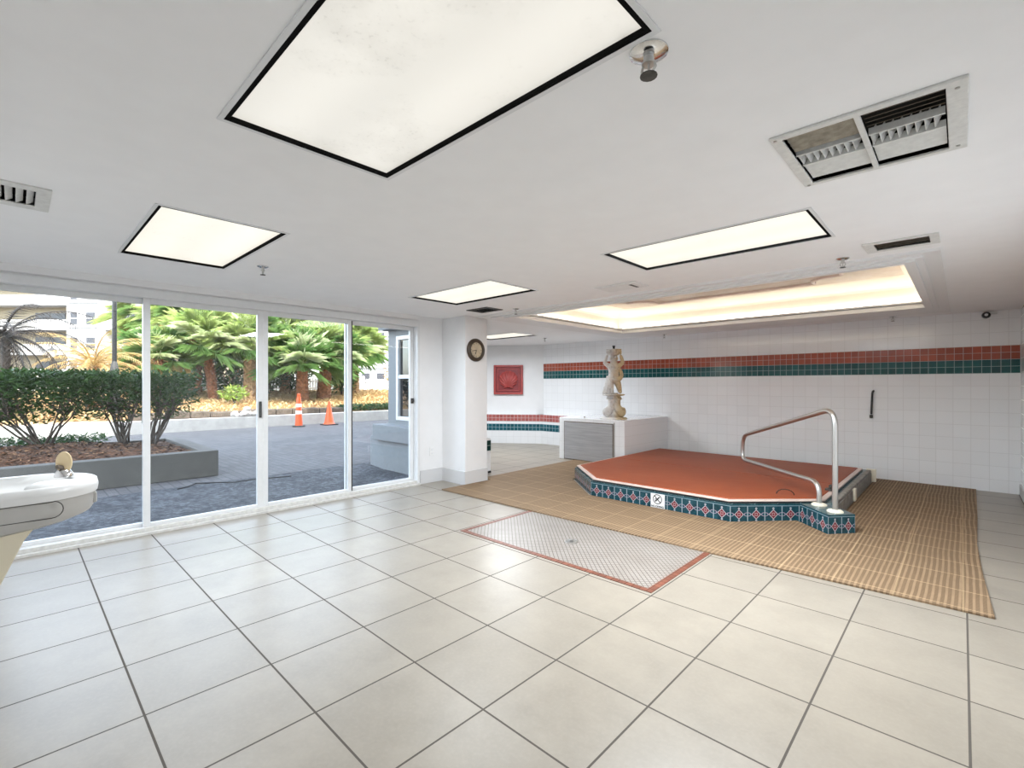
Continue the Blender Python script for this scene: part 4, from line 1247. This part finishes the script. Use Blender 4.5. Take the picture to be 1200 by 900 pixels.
def leaf_cloud(mb, pts, size, rng, droop=0.3, long=1.7):
    """small folded leaves, one per point"""
    n = len(pts)
    for p in pts:
        a = rng.uniform(0, 2*math.pi); t = rng.uniform(-.7, 1.0)
        d = Vector((math.cos(a)*math.cos(t), math.sin(a)*math.cos(t), math.sin(t)))
        s_ = d.cross(Vector((rng.gauss(0,1), rng.gauss(0,1), rng.gauss(0,1)+.4))).normalized()
        l = size*rng.uniform(.7, 1.3)*long; w_ = size*.5
        up = s_.cross(d)*size*.12
        p = Vector(p)
        mb.add([p, p+d*l*.5+s_*w_*.55-up, p+d*l, p+d*l*.5-s_*w_*.55-up], [(0,1,2),(0,2,3)])

def hedge(y0, y1, ty, label, seed, xw=.55, rtop=True):
    rng = random.Random(seed)
    r = thing('hedge_shrub', label, 'shrub', (-9.35, ty, .38), group='clipped hedge in the planter')
    st_ = MB(); tips = []
    for k in range(13):
        a = rng.uniform(0, 2*math.pi); bx_, by_ = -9.35+.06*math.cos(a), ty+.06*math.sin(a)
        ex, ey = -9.35 + rng.uniform(-xw, xw)*.8, rng.uniform(y0+.08, y1-.08)
        mid = Vector((bx_*.6+ex*.4, by_*.6+ey*.4, rng.uniform(.55, .68)))
        m2 = Vector((bx_*.2+ex*.8+rng.uniform(-.05,.05), by_*.2+ey*.8+rng.uniform(-.05,.05), rng.uniform(.80, .95)))
        top = Vector((ex, ey, rng.uniform(1.10, 1.3)))
        st_.tube([(bx_, by_, .30), mid, m2, top], [.016, .012, .008, .004], 6)
        for m in range(4):
            s0 = m2 if m % 2 else mid.lerp(m2, rng.uniform(.4, 1))
            e0 = s0 + Vector((rng.uniform(-.3,.3), rng.uniform(-.28,.28), rng.uniform(.08,.35)))
            e0.y = min(max(e0.y, y0), y1)
            st_.tube([s0, s0.lerp(e0, .5)+Vector((0,0,.03)), e0], [.009, .007, .003], 5)
            tips.append(e0)
    st_.build('stems', M['bark'], r, smooth=True)
    lf = MB(); pts = []
    n = int(3500*(y1-y0)/.9)
    while len(pts) < n:
        x = rng.uniform(-xw, xw); y = rng.uniform(y0-.05, y1+.05); z = rng.uniform(.72, 1.44)
        h = (z-.72)/.72
        ey = min(1, (y-y0+.06)/.3, (y1+.06-y)/.3) if rtop else 1
        lim = .16 + .95*h*h
        low = .72 + .28*((abs(y-ty)/.6)**2 if abs(y-ty) < .6 else 1)*.3
        if z < low or abs(x)/xw > min(1, .5+h): continue
        if rng.random() > lim: continue
        if h > .96 and rng.random() < .3: continue
        pts.append((-9.35+x, y + rng.uniform(-.04,.04), z + rng.uniform(-.02, .04)*(h > .9)))
    leaf_cloud(lf, pts, .052, rng)
    lf.build('foliage', M['hedge'], r)
hedge(-2.2, -.55, -1.1, 'clipped hedge shrub running out of frame at the far left of the planter', 21)
hedge(-.55, .80, .30, 'clipped dark green hedge shrub left of the first door stile, wide on many stems', 22)
hedge(.80, 1.42, 1.17, 'clipped hedge shrub right behind the first door stile, on leaning stems', 23)
hedge(1.42, 2.0, 1.50, 'clipped hedge shrub forming the rounded right end of the planter hedge', 24)
rng = random.Random(78)
q = MB()
cp = []
for k in range(5200):
    x = rng.uniform(-10.1, -8.06); y = rng.uniform(-2.2, 1.82); u_ = (x+10.2)/2.17
    cp.append((x, y, .275 + .16*math.sin(math.pi*u_)*min(1, (1.85-y)/1.17) + rng.uniform(-.005, .012)))
for k, p in enumerate(cp):
    a = rng.uniform(0, 6.28); l = rng.uniform(.02, .05); w_ = rng.uniform(.006, .014)
    d = Vector((math.cos(a), math.sin(a), rng.uniform(-.3, .5))); s_ = Vector((-math.sin(a), math.cos(a), rng.uniform(-.4, .4)))
    p = Vector(p)
    q.add([p-d*l*.5-s_*w_, p+d*l*.5-s_*w_, p+d*l*.5+s_*w_, p-d*l*.5+s_*w_], [(0,1,2,3)], k % 3)
co = q.build('bark_chips', [M['chip_a'], M['chip_b'], M['chip_c']], MULCH_ROOT); co['kind'] = 'stuff'; co['label'] = 'loose bark chips'
rng = random.Random(77)
q = MB(); pts = [(rng.uniform(-10.1, -9.3), rng.uniform(-2, 1.0), .36+rng.uniform(0, .13)) for k in range(2600)]
leaf_cloud(q, pts, .04, rng)
tag(q.build('ground_cover', M['shrub']), 'low dark green ground cover on the mulch beneath the hedge', 'plants', kind='stuff')

r = thing('cable', 'thin dark cable lying on the concrete apron in front of the planter corner', 'cable', (-7.2, 1.9, GZ))
q = MB(); q.tube([(-7.15, 1.42, GZ+.006), (-7.22, 1.55, GZ+.008), (-7.38, 1.66, GZ+.008), (-7.28, 1.82, GZ+.008), (-7.10, 2.05, GZ+.007), (-7.12, 2.3, GZ+.008), (-7.02, 2.6, GZ+.007), (-7.0, 2.75, GZ+.006)], .007, 6); q.build('sheath', M['black'], r, smooth=True)
# ------------------------------------------------------------------ traffic cones
r = thing('traffic_delineator', 'tall slim orange delineator cone with white bands by the garden wall', 'traffic cone', (-15.2, 6.25, GZ))
CX, CY_ = -15.2, 6.21
q = MB(); q.lathe([(.20, GZ), (.20, GZ+.03), (.185, GZ+.045)], (CX, CY_, 0), 8); q.build('base', M['black'], r)
q = MB(); q.lathe([(.115, GZ+.04), (.10, GZ+.25), (.085, GZ+.5), (.075, GZ+.75), (.062, GZ+.92), (.045, GZ+.96), (.05, GZ+.98), (.05, GZ+1.03), (.02, GZ+1.05)], (CX, CY_, 0), 20); q.build('body', M['orange'], r, smooth=True)
for z0_, r0_ in ((.40, .094), (.62, .083)):
    q = MB(); q.lathe([(r0_+.003, GZ+z0_), (r0_-.002, GZ+z0_+.11)], (CX, CY_, 0), 20); q.build('reflective_band', M['reflective'], r, smooth=True)
r = thing('traffic_cone', 'plain orange traffic cone on a black base by the garden wall', 'traffic cone', (-15.2, 7.2, GZ))
CX, CY_ = -15.2, 7.2
q = MB(); q.box(CX-.22, CX+.22, CY_-.22, CY_+.22, GZ, GZ+.035); q.build('base', M['black'], r, bevel=.015)
q = MB(); q.lathe([(.19, GZ+.034), (.17, GZ+.05), (.145, GZ+.10), (.035, GZ+.74), (.025, GZ+.77)], (CX, CY_, 0), 24); q.build('body', M['orange'], r, smooth=True)

# ------------------------------------------------------------------ stones and ground cover of the bed
rng = random.Random(9)
q = MB()
yy = 2.2
k = 0
while yy < 8.1:
    w_ = rng.uniform(.5, 1.1)
    o = MB()
    cx, h = -16.45, rng.uniform(.15, .22)
    o.box(cx-.16, cx+.16, yy, yy+w_-.02, .28, .30+h)
    ob = o.build('edging_stone', M['stackstone'], bevel=.035)
    ob.rotation_euler = (0, 0, 0)
    pos_ = ['at the end by the hedge', 'left of the pale rocks', 'behind the pale rocks', 'nearest right of the pale rocks', 'between the rocks and the delineator', 'just left of the tall delineator cone', 'right behind the tall delineator cone', 'between the two orange cones', 'behind the plain orange cone', 'last before the dark green edging', 'furthest right of the row']
    tag(ob, 'flat brown edging stone on the garden wall, ' + pos_[min(k, 10)], 'stone', 'edging stones on the garden wall')
    yy += w_; k += 1
RK = ['largest pale rock of the heap on the garden wall', 'small pale rock left in the heap on the garden wall', 'pale rock on top of the heap by the third door stile', 'small round pale rock at the front of the heap', 'pale rock at the right end of the heap', 'flat pale rock low in the heap on the garden wall']
for k, (dy, dx, s_, z) in enumerate(((0,0,.17,.36), (-.32,.02,.13,.34), (.02,.05,.11,.50), (.20,.12,.10,.34), (.34,0,.14,.36), (-.12,.14,.11,.33))):
    bm = bmesh.new(); bmesh.ops.create_icosphere(bm, subdivisions=2, radius=s_)
    for v in bm.verts: v.co *= rng.uniform(.8, 1.1); v.co.z *= .8
    me = bpy.data.meshes.new('rock'); bm.to_mesh(me); bm.free(); me.materials.append(M['rock'])
    o = bpy.data.objects.new('rock', me); COL.objects.link(o); o.location = (-16.05+dx*.5, 4.95+dy, z+.03)
    tag(o, RK[k], 'rock', 'pale rocks on the garden wall')
q = MB(); rng = random.Random(31)
for k in range(15000):
    y = rng.uniform(-3, 15); x = -16.5 - 5.8*rng.random()
    z = bedz(x)
    a = rng.uniform(0, 2*math.pi); l = rng.uniform(.12, .30)
    d = Vector((math.cos(a)*.8, math.sin(a)*.8, rng.uniform(.3, 1.1))).normalized(); s_ = Vector((-math.sin(a), math.cos(a), 0))
    p = Vector((x, y, z)); w_ = rng.uniform(.015, .045)
    q.add([p-s_*w_, p+s_*w_, p+d*l*.6+s_*w_*.8, p+d*l+Vector((0,0,-.05)), p+d*l*.6-s_*w_*.8], [(0,1,2,3,4)])
tag(q.build('dry_ground_cover', M['drygrass']), 'dry tan ground cover on the sunlit raised bed behind the garden wall', 'plants', kind='stuff')
q = MB(); pts = [(rng.uniform(-16.7, -16.3), rng.uniform(8.1, 13), .32+rng.uniform(0,.22)) for k in range(3200)]
leaf_cloud(q, pts, .06, rng)
tag(q.build('low_hedge', M['shrub']), 'low dark green edging hedge on the garden wall right of the cones', 'hedge')

# ------------------------------------------------------------------ palms
def frond_fan(mb, base, az, el, plen, flen, rng, nleaf=32, mi=0, spread=1.45):
    """fan leaf: petiole + a half disc of narrow drooping segments"""
    d = Vector((math.cos(az)*math.cos(el), math.sin(az)*math.cos(el), math.sin(el)))
    tip = base + d*plen + Vector((0,0,-.10*plen))
    mb.tube([base, base.lerp(tip, .5)+Vector((0,0,.03)), tip], [.02, .015, .01], 4, mi)
    side = d.cross(Vector((0,0,1))).normalized(); up = side.cross(d).normalized()
    roll = rng.uniform(-.5, .5)
    s_ = side*math.cos(roll) + up*math.sin(roll)
    for k in range(nleaf):
        t = (k/(nleaf-1)*2-1)*spread
        dr = (d*math.cos(t) + s_*math.sin(t)).normalized()
        l = flen*rng.uniform(.8, 1.05)*(1-.25*abs(t)/spread)
        w_ = .015*flen
        pn = dr.cross(up).normalized()
        m1 = tip + dr*l*.55 + Vector((0,0,-.03*l)); e = tip + dr*l + Vector((0,0,-rng.uniform(.12,.42)*l))
        mb.add([tip, m1+pn*w_, e, m1-pn*w_], [(0,1,2),(0,2,3)], mi)

def frond_pin(mb, base, az, el, L, rng, mi=0, droop=1.1):
    prev = base; path = [base]
    n = 9
    for k in range(n):
        t = k/(n-1); e = el - droop*t*1.2
        prev = prev + Vector((math.cos(az)*math.cos(e), math.sin(az)*math.cos(e), math.sin(e)))*(L/n)
        path.append(prev)
    mb.tube(path, [.022*(1-.09*i) for i in range(len(path))], 4, mi)
    for i in range(1, len(path)):
        d = (path[i]-path[i-1]).normalized(); side = d.cross(Vector((0,0,1))).normalized()
        for m in range(3):
            p = path[i-1].lerp(path[i], m/3)
            for s in (-1, 1):
                dl = (side*s*.9 + d*.75 + Vector((0,0,-.25 + rng.uniform(-.2,.2)))).normalized()
                l = L*.24*(1-.4*i/len(path))*rng.uniform(.8,1.1)
                w_ = d*.012
                mb.add([p-w_, p+w_, p+dl*l+Vector((0,0,-.2*l))], [(0,1,2)], mi)

def palm(name, label, x, y, ztop, kind, seed, lean=(0,0), tr=.17, nf=34, flen=.95, plen=.8, mats=('palm_a','trunk_red'), elr=(-.5, 1.4), base=None, bulge=False):
    rng = random.Random(seed)
    zb = bedz(x) - .05 if base is None else base
    r = thing(name, label, 'palm tree', (x, y, zb), group='palms behind the garden wall')
    t_ = MB(); path, rs = [], []
    for k in range(15):
        t = k/14
        path.append((x+lean[0]*t*t, y+lean[1]*t*t, zb+(ztop-zb)*t)); rs.append(tr*(1.15-.25*t)*(1+.08*(k%2)))
    t_.tube(path, rs, 10)
    top = Vector(path[-1])
    nb = int((ztop-zb)/.09)
    for k in range(nb):                       # old leaf boots up the trunk
        for m in range(6):
            a = 2*math.pi*(m+.5*(k%2))/6 + rng.uniform(-.2,.2); t = (k+.5)/nb
            c_ = Vector((x+lean[0]*t*t, y+lean[1]*t*t, zb+(ztop-zb)*t)); o_ = Vector((math.cos(a), math.sin(a), 0)); s_ = Vector((-math.sin(a), math.cos(a), 0))
            R0 = tr*(1.12-.25*t)
            t_.add([c_+o_*R0*.9+s_*.05, c_+o_*R0*.9-s_*.05, c_+o_*(R0+.06)+Vector((0,0,.11))-s_*.03, c_+o_*(R0+.06)+Vector((0,0,.11))+s_*.03], [(0,1,2,3)])
    t_.build('trunk', M[mats[1]], r)
    cr = MB()
    for k in range(nf):
        az = 2.399*k + rng.uniform(-.2,.2); el = elr[0] + (elr[1]-elr[0])*(k+.5)/nf
        st0 = top + Vector((math.cos(az)*.08, math.sin(az)*.08, .05 + .15*(k/nf)))
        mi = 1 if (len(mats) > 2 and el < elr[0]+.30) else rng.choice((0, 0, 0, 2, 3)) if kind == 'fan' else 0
        if kind == 'fan': frond_fan(cr, st0, az, el, plen*rng.uniform(.8,1.2), flen*rng.uniform(.85,1.15), rng, mi=mi)
        else: frond_pin(cr, st0, az, el, (plen+flen)*rng.uniform(.85,1.15), rng, mi=mi)
    cr.build('crown', [M[m] for m in (mats[0], mats[2] if len(mats) > 2 else mats[0], 'palm_highlight', 'palm_b')], r)
palm('fan_palm', 'fan palm with a stout shaggy trunk just left of the second door stile', -19.5, 6.15, 2.55, 'fan', 1, tr=.2, mats=('palm_a','trunk_tan','palm_b'), nf=40, flen=1.1, elr=(-.2, 1.4))
palm('fan_palm', 'fan palm on a leaning red-brown trunk in the second door pane', -20.0, 5.05, 2.6, 'fan', 2, lean=(0,-.28), tr=.14, mats=('palm_a','trunk_red','palm_b'), nf=38, flen=1.1, elr=(-.2, 1.4))
palm('fan_palm', 'tall fan palm with its crown cut off by the door top, behind the leaning trunk', -22.0, 4.95, 3.9, 'fan', 3, tr=.19, mats=('palm_a','trunk_red','palm_tan'), nf=44, flen=1.2)
palm('fan_palm', 'low fan palm with a short trunk behind the tall delineator cone', -19.0, 7.9, 1.9, 'fan', 4, tr=.2, mats=('palm_b','trunk_red','palm_b'), nf=38, flen=1.15, elr=(-.1, 1.4))
palm('fan_palm', 'fan palm with a thick slanting trunk behind the plain orange cone', -19.5, 9.0, 2.5, 'fan', 5, lean=(0,.2), tr=.24, mats=('palm_a','trunk_red','palm_b'), nf=40, flen=1.15, elr=(-.2, 1.4))
palm('fan_palm', 'fan palm with a round brown boss of a trunk right of the hedge top', -20.0, 3.40, 2.1, 'fan', 6, tr=.17, mats=('palm_b','trunk_red','palm_tan'), nf=34, flen=.85, plen=.6, elr=(-.6,1.4))
palm('fan_palm', 'green fan palm rising behind the fourth pane, left of the white building', -21.0, 11.2, 3.1, 'fan', 10, tr=.18, mats=('palm_a','trunk_tan','palm_b'), nf=36, flen=1.15)
BK = [(-24,4.2,4.2,'backmost fan palm above the hedge end in the second door pane'), (-24,6.9,4.3,'backmost fan palm between the two trunks of the second door pane'), (-24,9.2,4.3,'backmost fan palm in the third door pane above the low fan palm'), (-23.5,11.6,4.0,'backmost fan palm above the plain cone in the third door pane'), (-21.5,8.2,3.6,'middle fan palm in front of the backmost ones in the third door pane')]
for k, (x, y, z, lb) in enumerate(BK):
    palm('fan_palm', lb, x, y, z, 'fan', 40+k, tr=.18, mats=('palm_a' if k % 2 == 0 else 'palm_b','trunk_tan','palm_b'), nf=44, flen=1.25, elr=(-.8,1.4))
palm('date_palm', 'withered tan date palm with drooping dry fronds right of the light pole', -20.5, 2.70, 1.75, 'pin', 7, tr=.15, mats=('palm_tan','trunk_red'), nf=30, flen=.8, plen=.8, elr=(-.5,1.3))
palm('date_palm', 'withered orange-tan date palm in front of the white building wing', -18.5, 1.60, 1.75, 'pin', 8, tr=.13, mats=('palm_tan','trunk_red'), nf=30, flen=.75, plen=.75, elr=(-.2,1.35))
palm('date_palm', 'date palm coloured dark as in shade at the left edge before the balcony building', -17.0, -.20, 2.35, 'pin', 9, tr=.16, mats=('palm_dark','bark'), nf=32, flen=1.0, plen=.75, elr=(-.9,1.3))

def shrub(x, y, z0, rx, ry, h, n, mat, label, seed, size=.12):
    rng = random.Random(seed)
    r = thing('shrub', label, 'shrub', (x, y, z0))
    s_ = MB()
    for k in range(6):
        a = rng.uniform(0, 6.28); s_.tube([(x, y, z0-.1), (x+rx*.3*math.cos(a), y+ry*.3*math.sin(a), z0+h*.4), (x+rx*.6*math.cos(a), y+ry*.6*math.sin(a), z0+h*.75)], [.03,.02,.01], 5)
    s_.build('stems', M['bark'], r)
    pts = []
    while len(pts) < n:
        u, v, w_ = rng.uniform(-1,1), rng.uniform(-1,1), rng.uniform(-1,1)
        d = u*u+v*v+w_*w_
        if d > 1 or d < .3: continue
        pts.append((x+u*rx, y+v*ry, z0+h*.5+w_*h*.5))
    q = MB(); leaf_cloud(q, pts, size, rng); q.build('foliage', M[mat], r)
shrub(-21.2, 5.9, .9, .8, .7, 1.6, 900, 'shrub', 'dark green shrub between the leaning trunk and the stout palm', 61)
shrub(-21.2, 7.3, .9, .8, .8, 2.0, 1000, 'shrub', 'dark green shrub beneath the palms left of the tall delineator', 62)
shrub(-21.2, 8.6, .9, .7, .6, 1.9, 900, 'shrub', 'dark green shrub between the low palm and the slanting trunk', 63)
shrub(-20.5, 10.3, .9, .7, .8, 2.3, 1100, 'shrub', 'big dark green shrub right of the slanting palm trunk', 64)
shrub(-21.8, 4.1, .9, .8, .7, 2.2, 900, 'shrub', 'dark green shrub just above the right end of the hedge', 65)
shrub(-18.6, 5.35, .72, .35, .42, .5, 300, 'shrub_lime', 'lime green shrub at the foot of the stout palm trunk', 66, .10)
shrub(-19.6, 13.0, .9, .8, 1.0, 1.6, 800, 'drygrass', 'dry tan bush right of the palms by the bay wall', 67, .10)
shrub(-22.6, 5.6, 1.0, .9, 1.0, 3.2, 1200, 'shrub', 'tall dark shrub mass added as shade behind the leaning palm trunk', 68, .16)  # backing masses added to give shaded, dark gaps between the palms
shrub(-22.6, 8.0, 1.0, .9, 1.2, 3.2, 1300, 'shrub', 'tall dark shrub mass added as shade behind the third door pane palms', 69, .16)

# ------------------------------------------------------------------ fence, light pole, lantern, far buildings
r = thing('picket_fence', 'white picket fence behind the palms at the back of the bed', 'fence', (-24.6, 7, .9))
q = MB()
for k in range(150):
    y = -2 + k*.14
    q.box(-24.62, -24.59, y, y+.07, .95, 1.62)
q.build('pickets', M['fence'], r)
q = MB(); q.box(-24.59, -24.55, -2, 19, 1.08, 1.16); q.box(-24.59, -24.55, -2, 19, 1.44, 1.52); q.build('rails', M['fence'], r)
for k in range(9):
    q = MB(); y = -2 + k*2.6; q.box(-24.66, -24.54, y, y+.12, .85, 1.72); q.lathe([(.07, 1.72), (.05, 1.78), (.01, 1.82)], (-24.6, y+.06, 0), 8); q.build('post', M['fence'], r)
r = thing('light_pole', 'tall dark grey light pole rising behind the hedge', 'light pole', (-17.0, 1.92, .3))
q = MB(); q.lathe([(.055, .28), (.052, 6.2), (.05, 6.25)], (-17.0, 1.92, 0), 14); q.build('pole', M['black'], r, smooth=True)
q = MB(); q.lathe([(.11, .28), (.11, 1.6), (.09, 1.75), (.07, 1.86), (.056, 1.92)], (-17.0, 1.92, 0), 14); q.build('base_sleeve', M['darkmetal'], r, smooth=True)
q = MB(); q.lathe([(.05, 6.2), (.12, 6.3), (.22, 6.42), (.22, 6.5), (.05, 6.6)], (-17.0, 1.92, 0), 16); q.build('lamp_head', M['darkmetal'], r, smooth=True)
r = thing('lantern_post', 'small garden lantern on a dark post before the balcony building', 'lamp post', (-24.0, .96, GZ))
q = MB(); q.lathe([(.06, GZ), (.05, .3), (.035, .35), (.032, 2.18), (.06, 2.22), (.08, 2.26)], (-24.0, .96, 0), 12); q.build('post', M['darkmetal'], r, smooth=True)
q = MB(); q.lathe([(.08, 2.26), (.13, 2.40), (.14, 2.50), (.11, 2.52)], (-24.0, .96, 0), 12); q.build('lantern_glass', M['lantern'], r, smooth=True)
q = MB(); q.lathe([(.15, 2.52), (.10, 2.58), (.03, 2.62), (.02, 2.68), (.005, 2.70)], (-24.0, .96, 0), 12); q.build('cap', M['darkmetal'], r, smooth=True)

def bld(label, name, ox, oy, rz):
    return thing(name, label, 'building', (ox, oy, GZ), rz)
K = dict(local=True)
B1 = bld('cream apartment block with stacked white balconies at the left', 'apartment_building', -77.83, 4.67, YAW)
# local: x to the right of the view, y away; right end of this wing at x = 0
wl = MB(); wl.box(-14, 0, 1.8, 14, 0, 19); wl.build('wall', M['bld_cream'], B1, **K)
for k in range(6):
    z = 2.6 + 3.0*k - .62
    q = MB(); q.box(-14, 0, 0, 1.8, z, z+.22); q.build('balcony_slab', M['bld_white'], B1, **K)
    for xa, xb in ((-2.3, 0), (-14, -6.9)):
        q = MB(); q.box(xa, xb, 0.02, .12, z+.22, z+1.25); q.build('balcony_parapet', M['bld_white'], B1, **K)
    q = MB(); q.box(-6.9, -2.3, .03, .09, z+1.18, z+1.26)
    for m in range(24): q.box(-6.9+m*.192, -6.82+m*.192, .03, .09, z+.22, z+1.18)
    q.build('railing', M['bld_white'], B1, **K)
    for xa in (-5.9, -4.0):
        q = MB(); q.box(xa, xa+1.8, 1.72, 1.82, z+.25, z+2.3); q.build('sliding_window', M['bld_glass'], B1, **K)
B2 = bld('white stair wing with paired windows between the two balcony blocks', 'apartment_wing', -77.83, 4.67, YAW)
wl = MB(); wl.box(0.05, 4.1, -.5, 14, 0, 20); wl.build('wall', M['bld_white'], B2, **K)
for k in range(6):
    z = 2.6 + 3.0*k
    for xx, ww in ((.55, .85), (2.45, 1.1)):
        q = MB(); q.box(xx, xx+ww, -.56, -.48, z, z+1.4); wf = q.build('window', M['bld_glass'], B2, **K)
        q = MB(); q.box(xx-.05, xx+ww+.05, -.60, -.56, z+.66, z+.74); q.box(xx-.06, xx, -.60, -.5, z, z+1.4); q.box(xx+ww, xx+ww+.06, -.60, -.5, z, z+1.4); q.build('sash', M['bld_white'], wf, **K)
    q = MB(); q.box(.3, 3.8, -.66, -.5, z-.45, z-.33); q.build('ledge', M['bld_white'], B2, **K)
B3 = bld('cream balcony block partly hidden by the light pole and palms', 'apartment_building', -77.83, 4.67, YAW)
wl = MB(); wl.box(4.15, 16, 1.4, 14, 0, 19); wl.build('wall', M['bld_cream'], B3, **K)
for k in range(6):
    z = 2.0 + 3.0*k
    q = MB(); q.box(4.2, 16, 0, 1.4, z, z+.22); q.build('balcony_slab', M['bld_white'], B3, **K)
    q = MB()
    for m in range(50): q.box(4.2+m*.23, 4.28+m*.23, .03, .09, z+.22, z+1.18)
    q.box(4.2, 16, .03, .09, z+1.18, z+1.28); q.build('railing', M['bld_white'], B3, **K)
    for xa in (5.0, 8.2):
        q = MB(); q.box(xa, xa+2.0, 1.34, 1.42, z+.25, z+2.3); q.build('sliding_window', M['bld_glass'], B3, **K)
B4 = bld('white apartment tower seen between the palms and the bay wall', 'apartment_tower', -62.39, 37.27, YAW)
wl = MB(); wl.box(-4, 12, 0, 12, 0, 24); wl.build('wall', M['bld_white'], B4, **K)
for k in range(7):
    z = 1.6 + 3.0*k
    for xx in (-2.6, -.4, 1.8, 4.0, 6.2):
        q = MB(); q.box(xx, xx+1.1, -.06, .02, z, z+1.5); q.build('window', M['bld_glass'], B4, **K)
    q = MB(); q.box(-4.1, 12.1, -.25, 0, z-.75, z-.5); q.build('ledge', M['bld_white'], B4, **K)
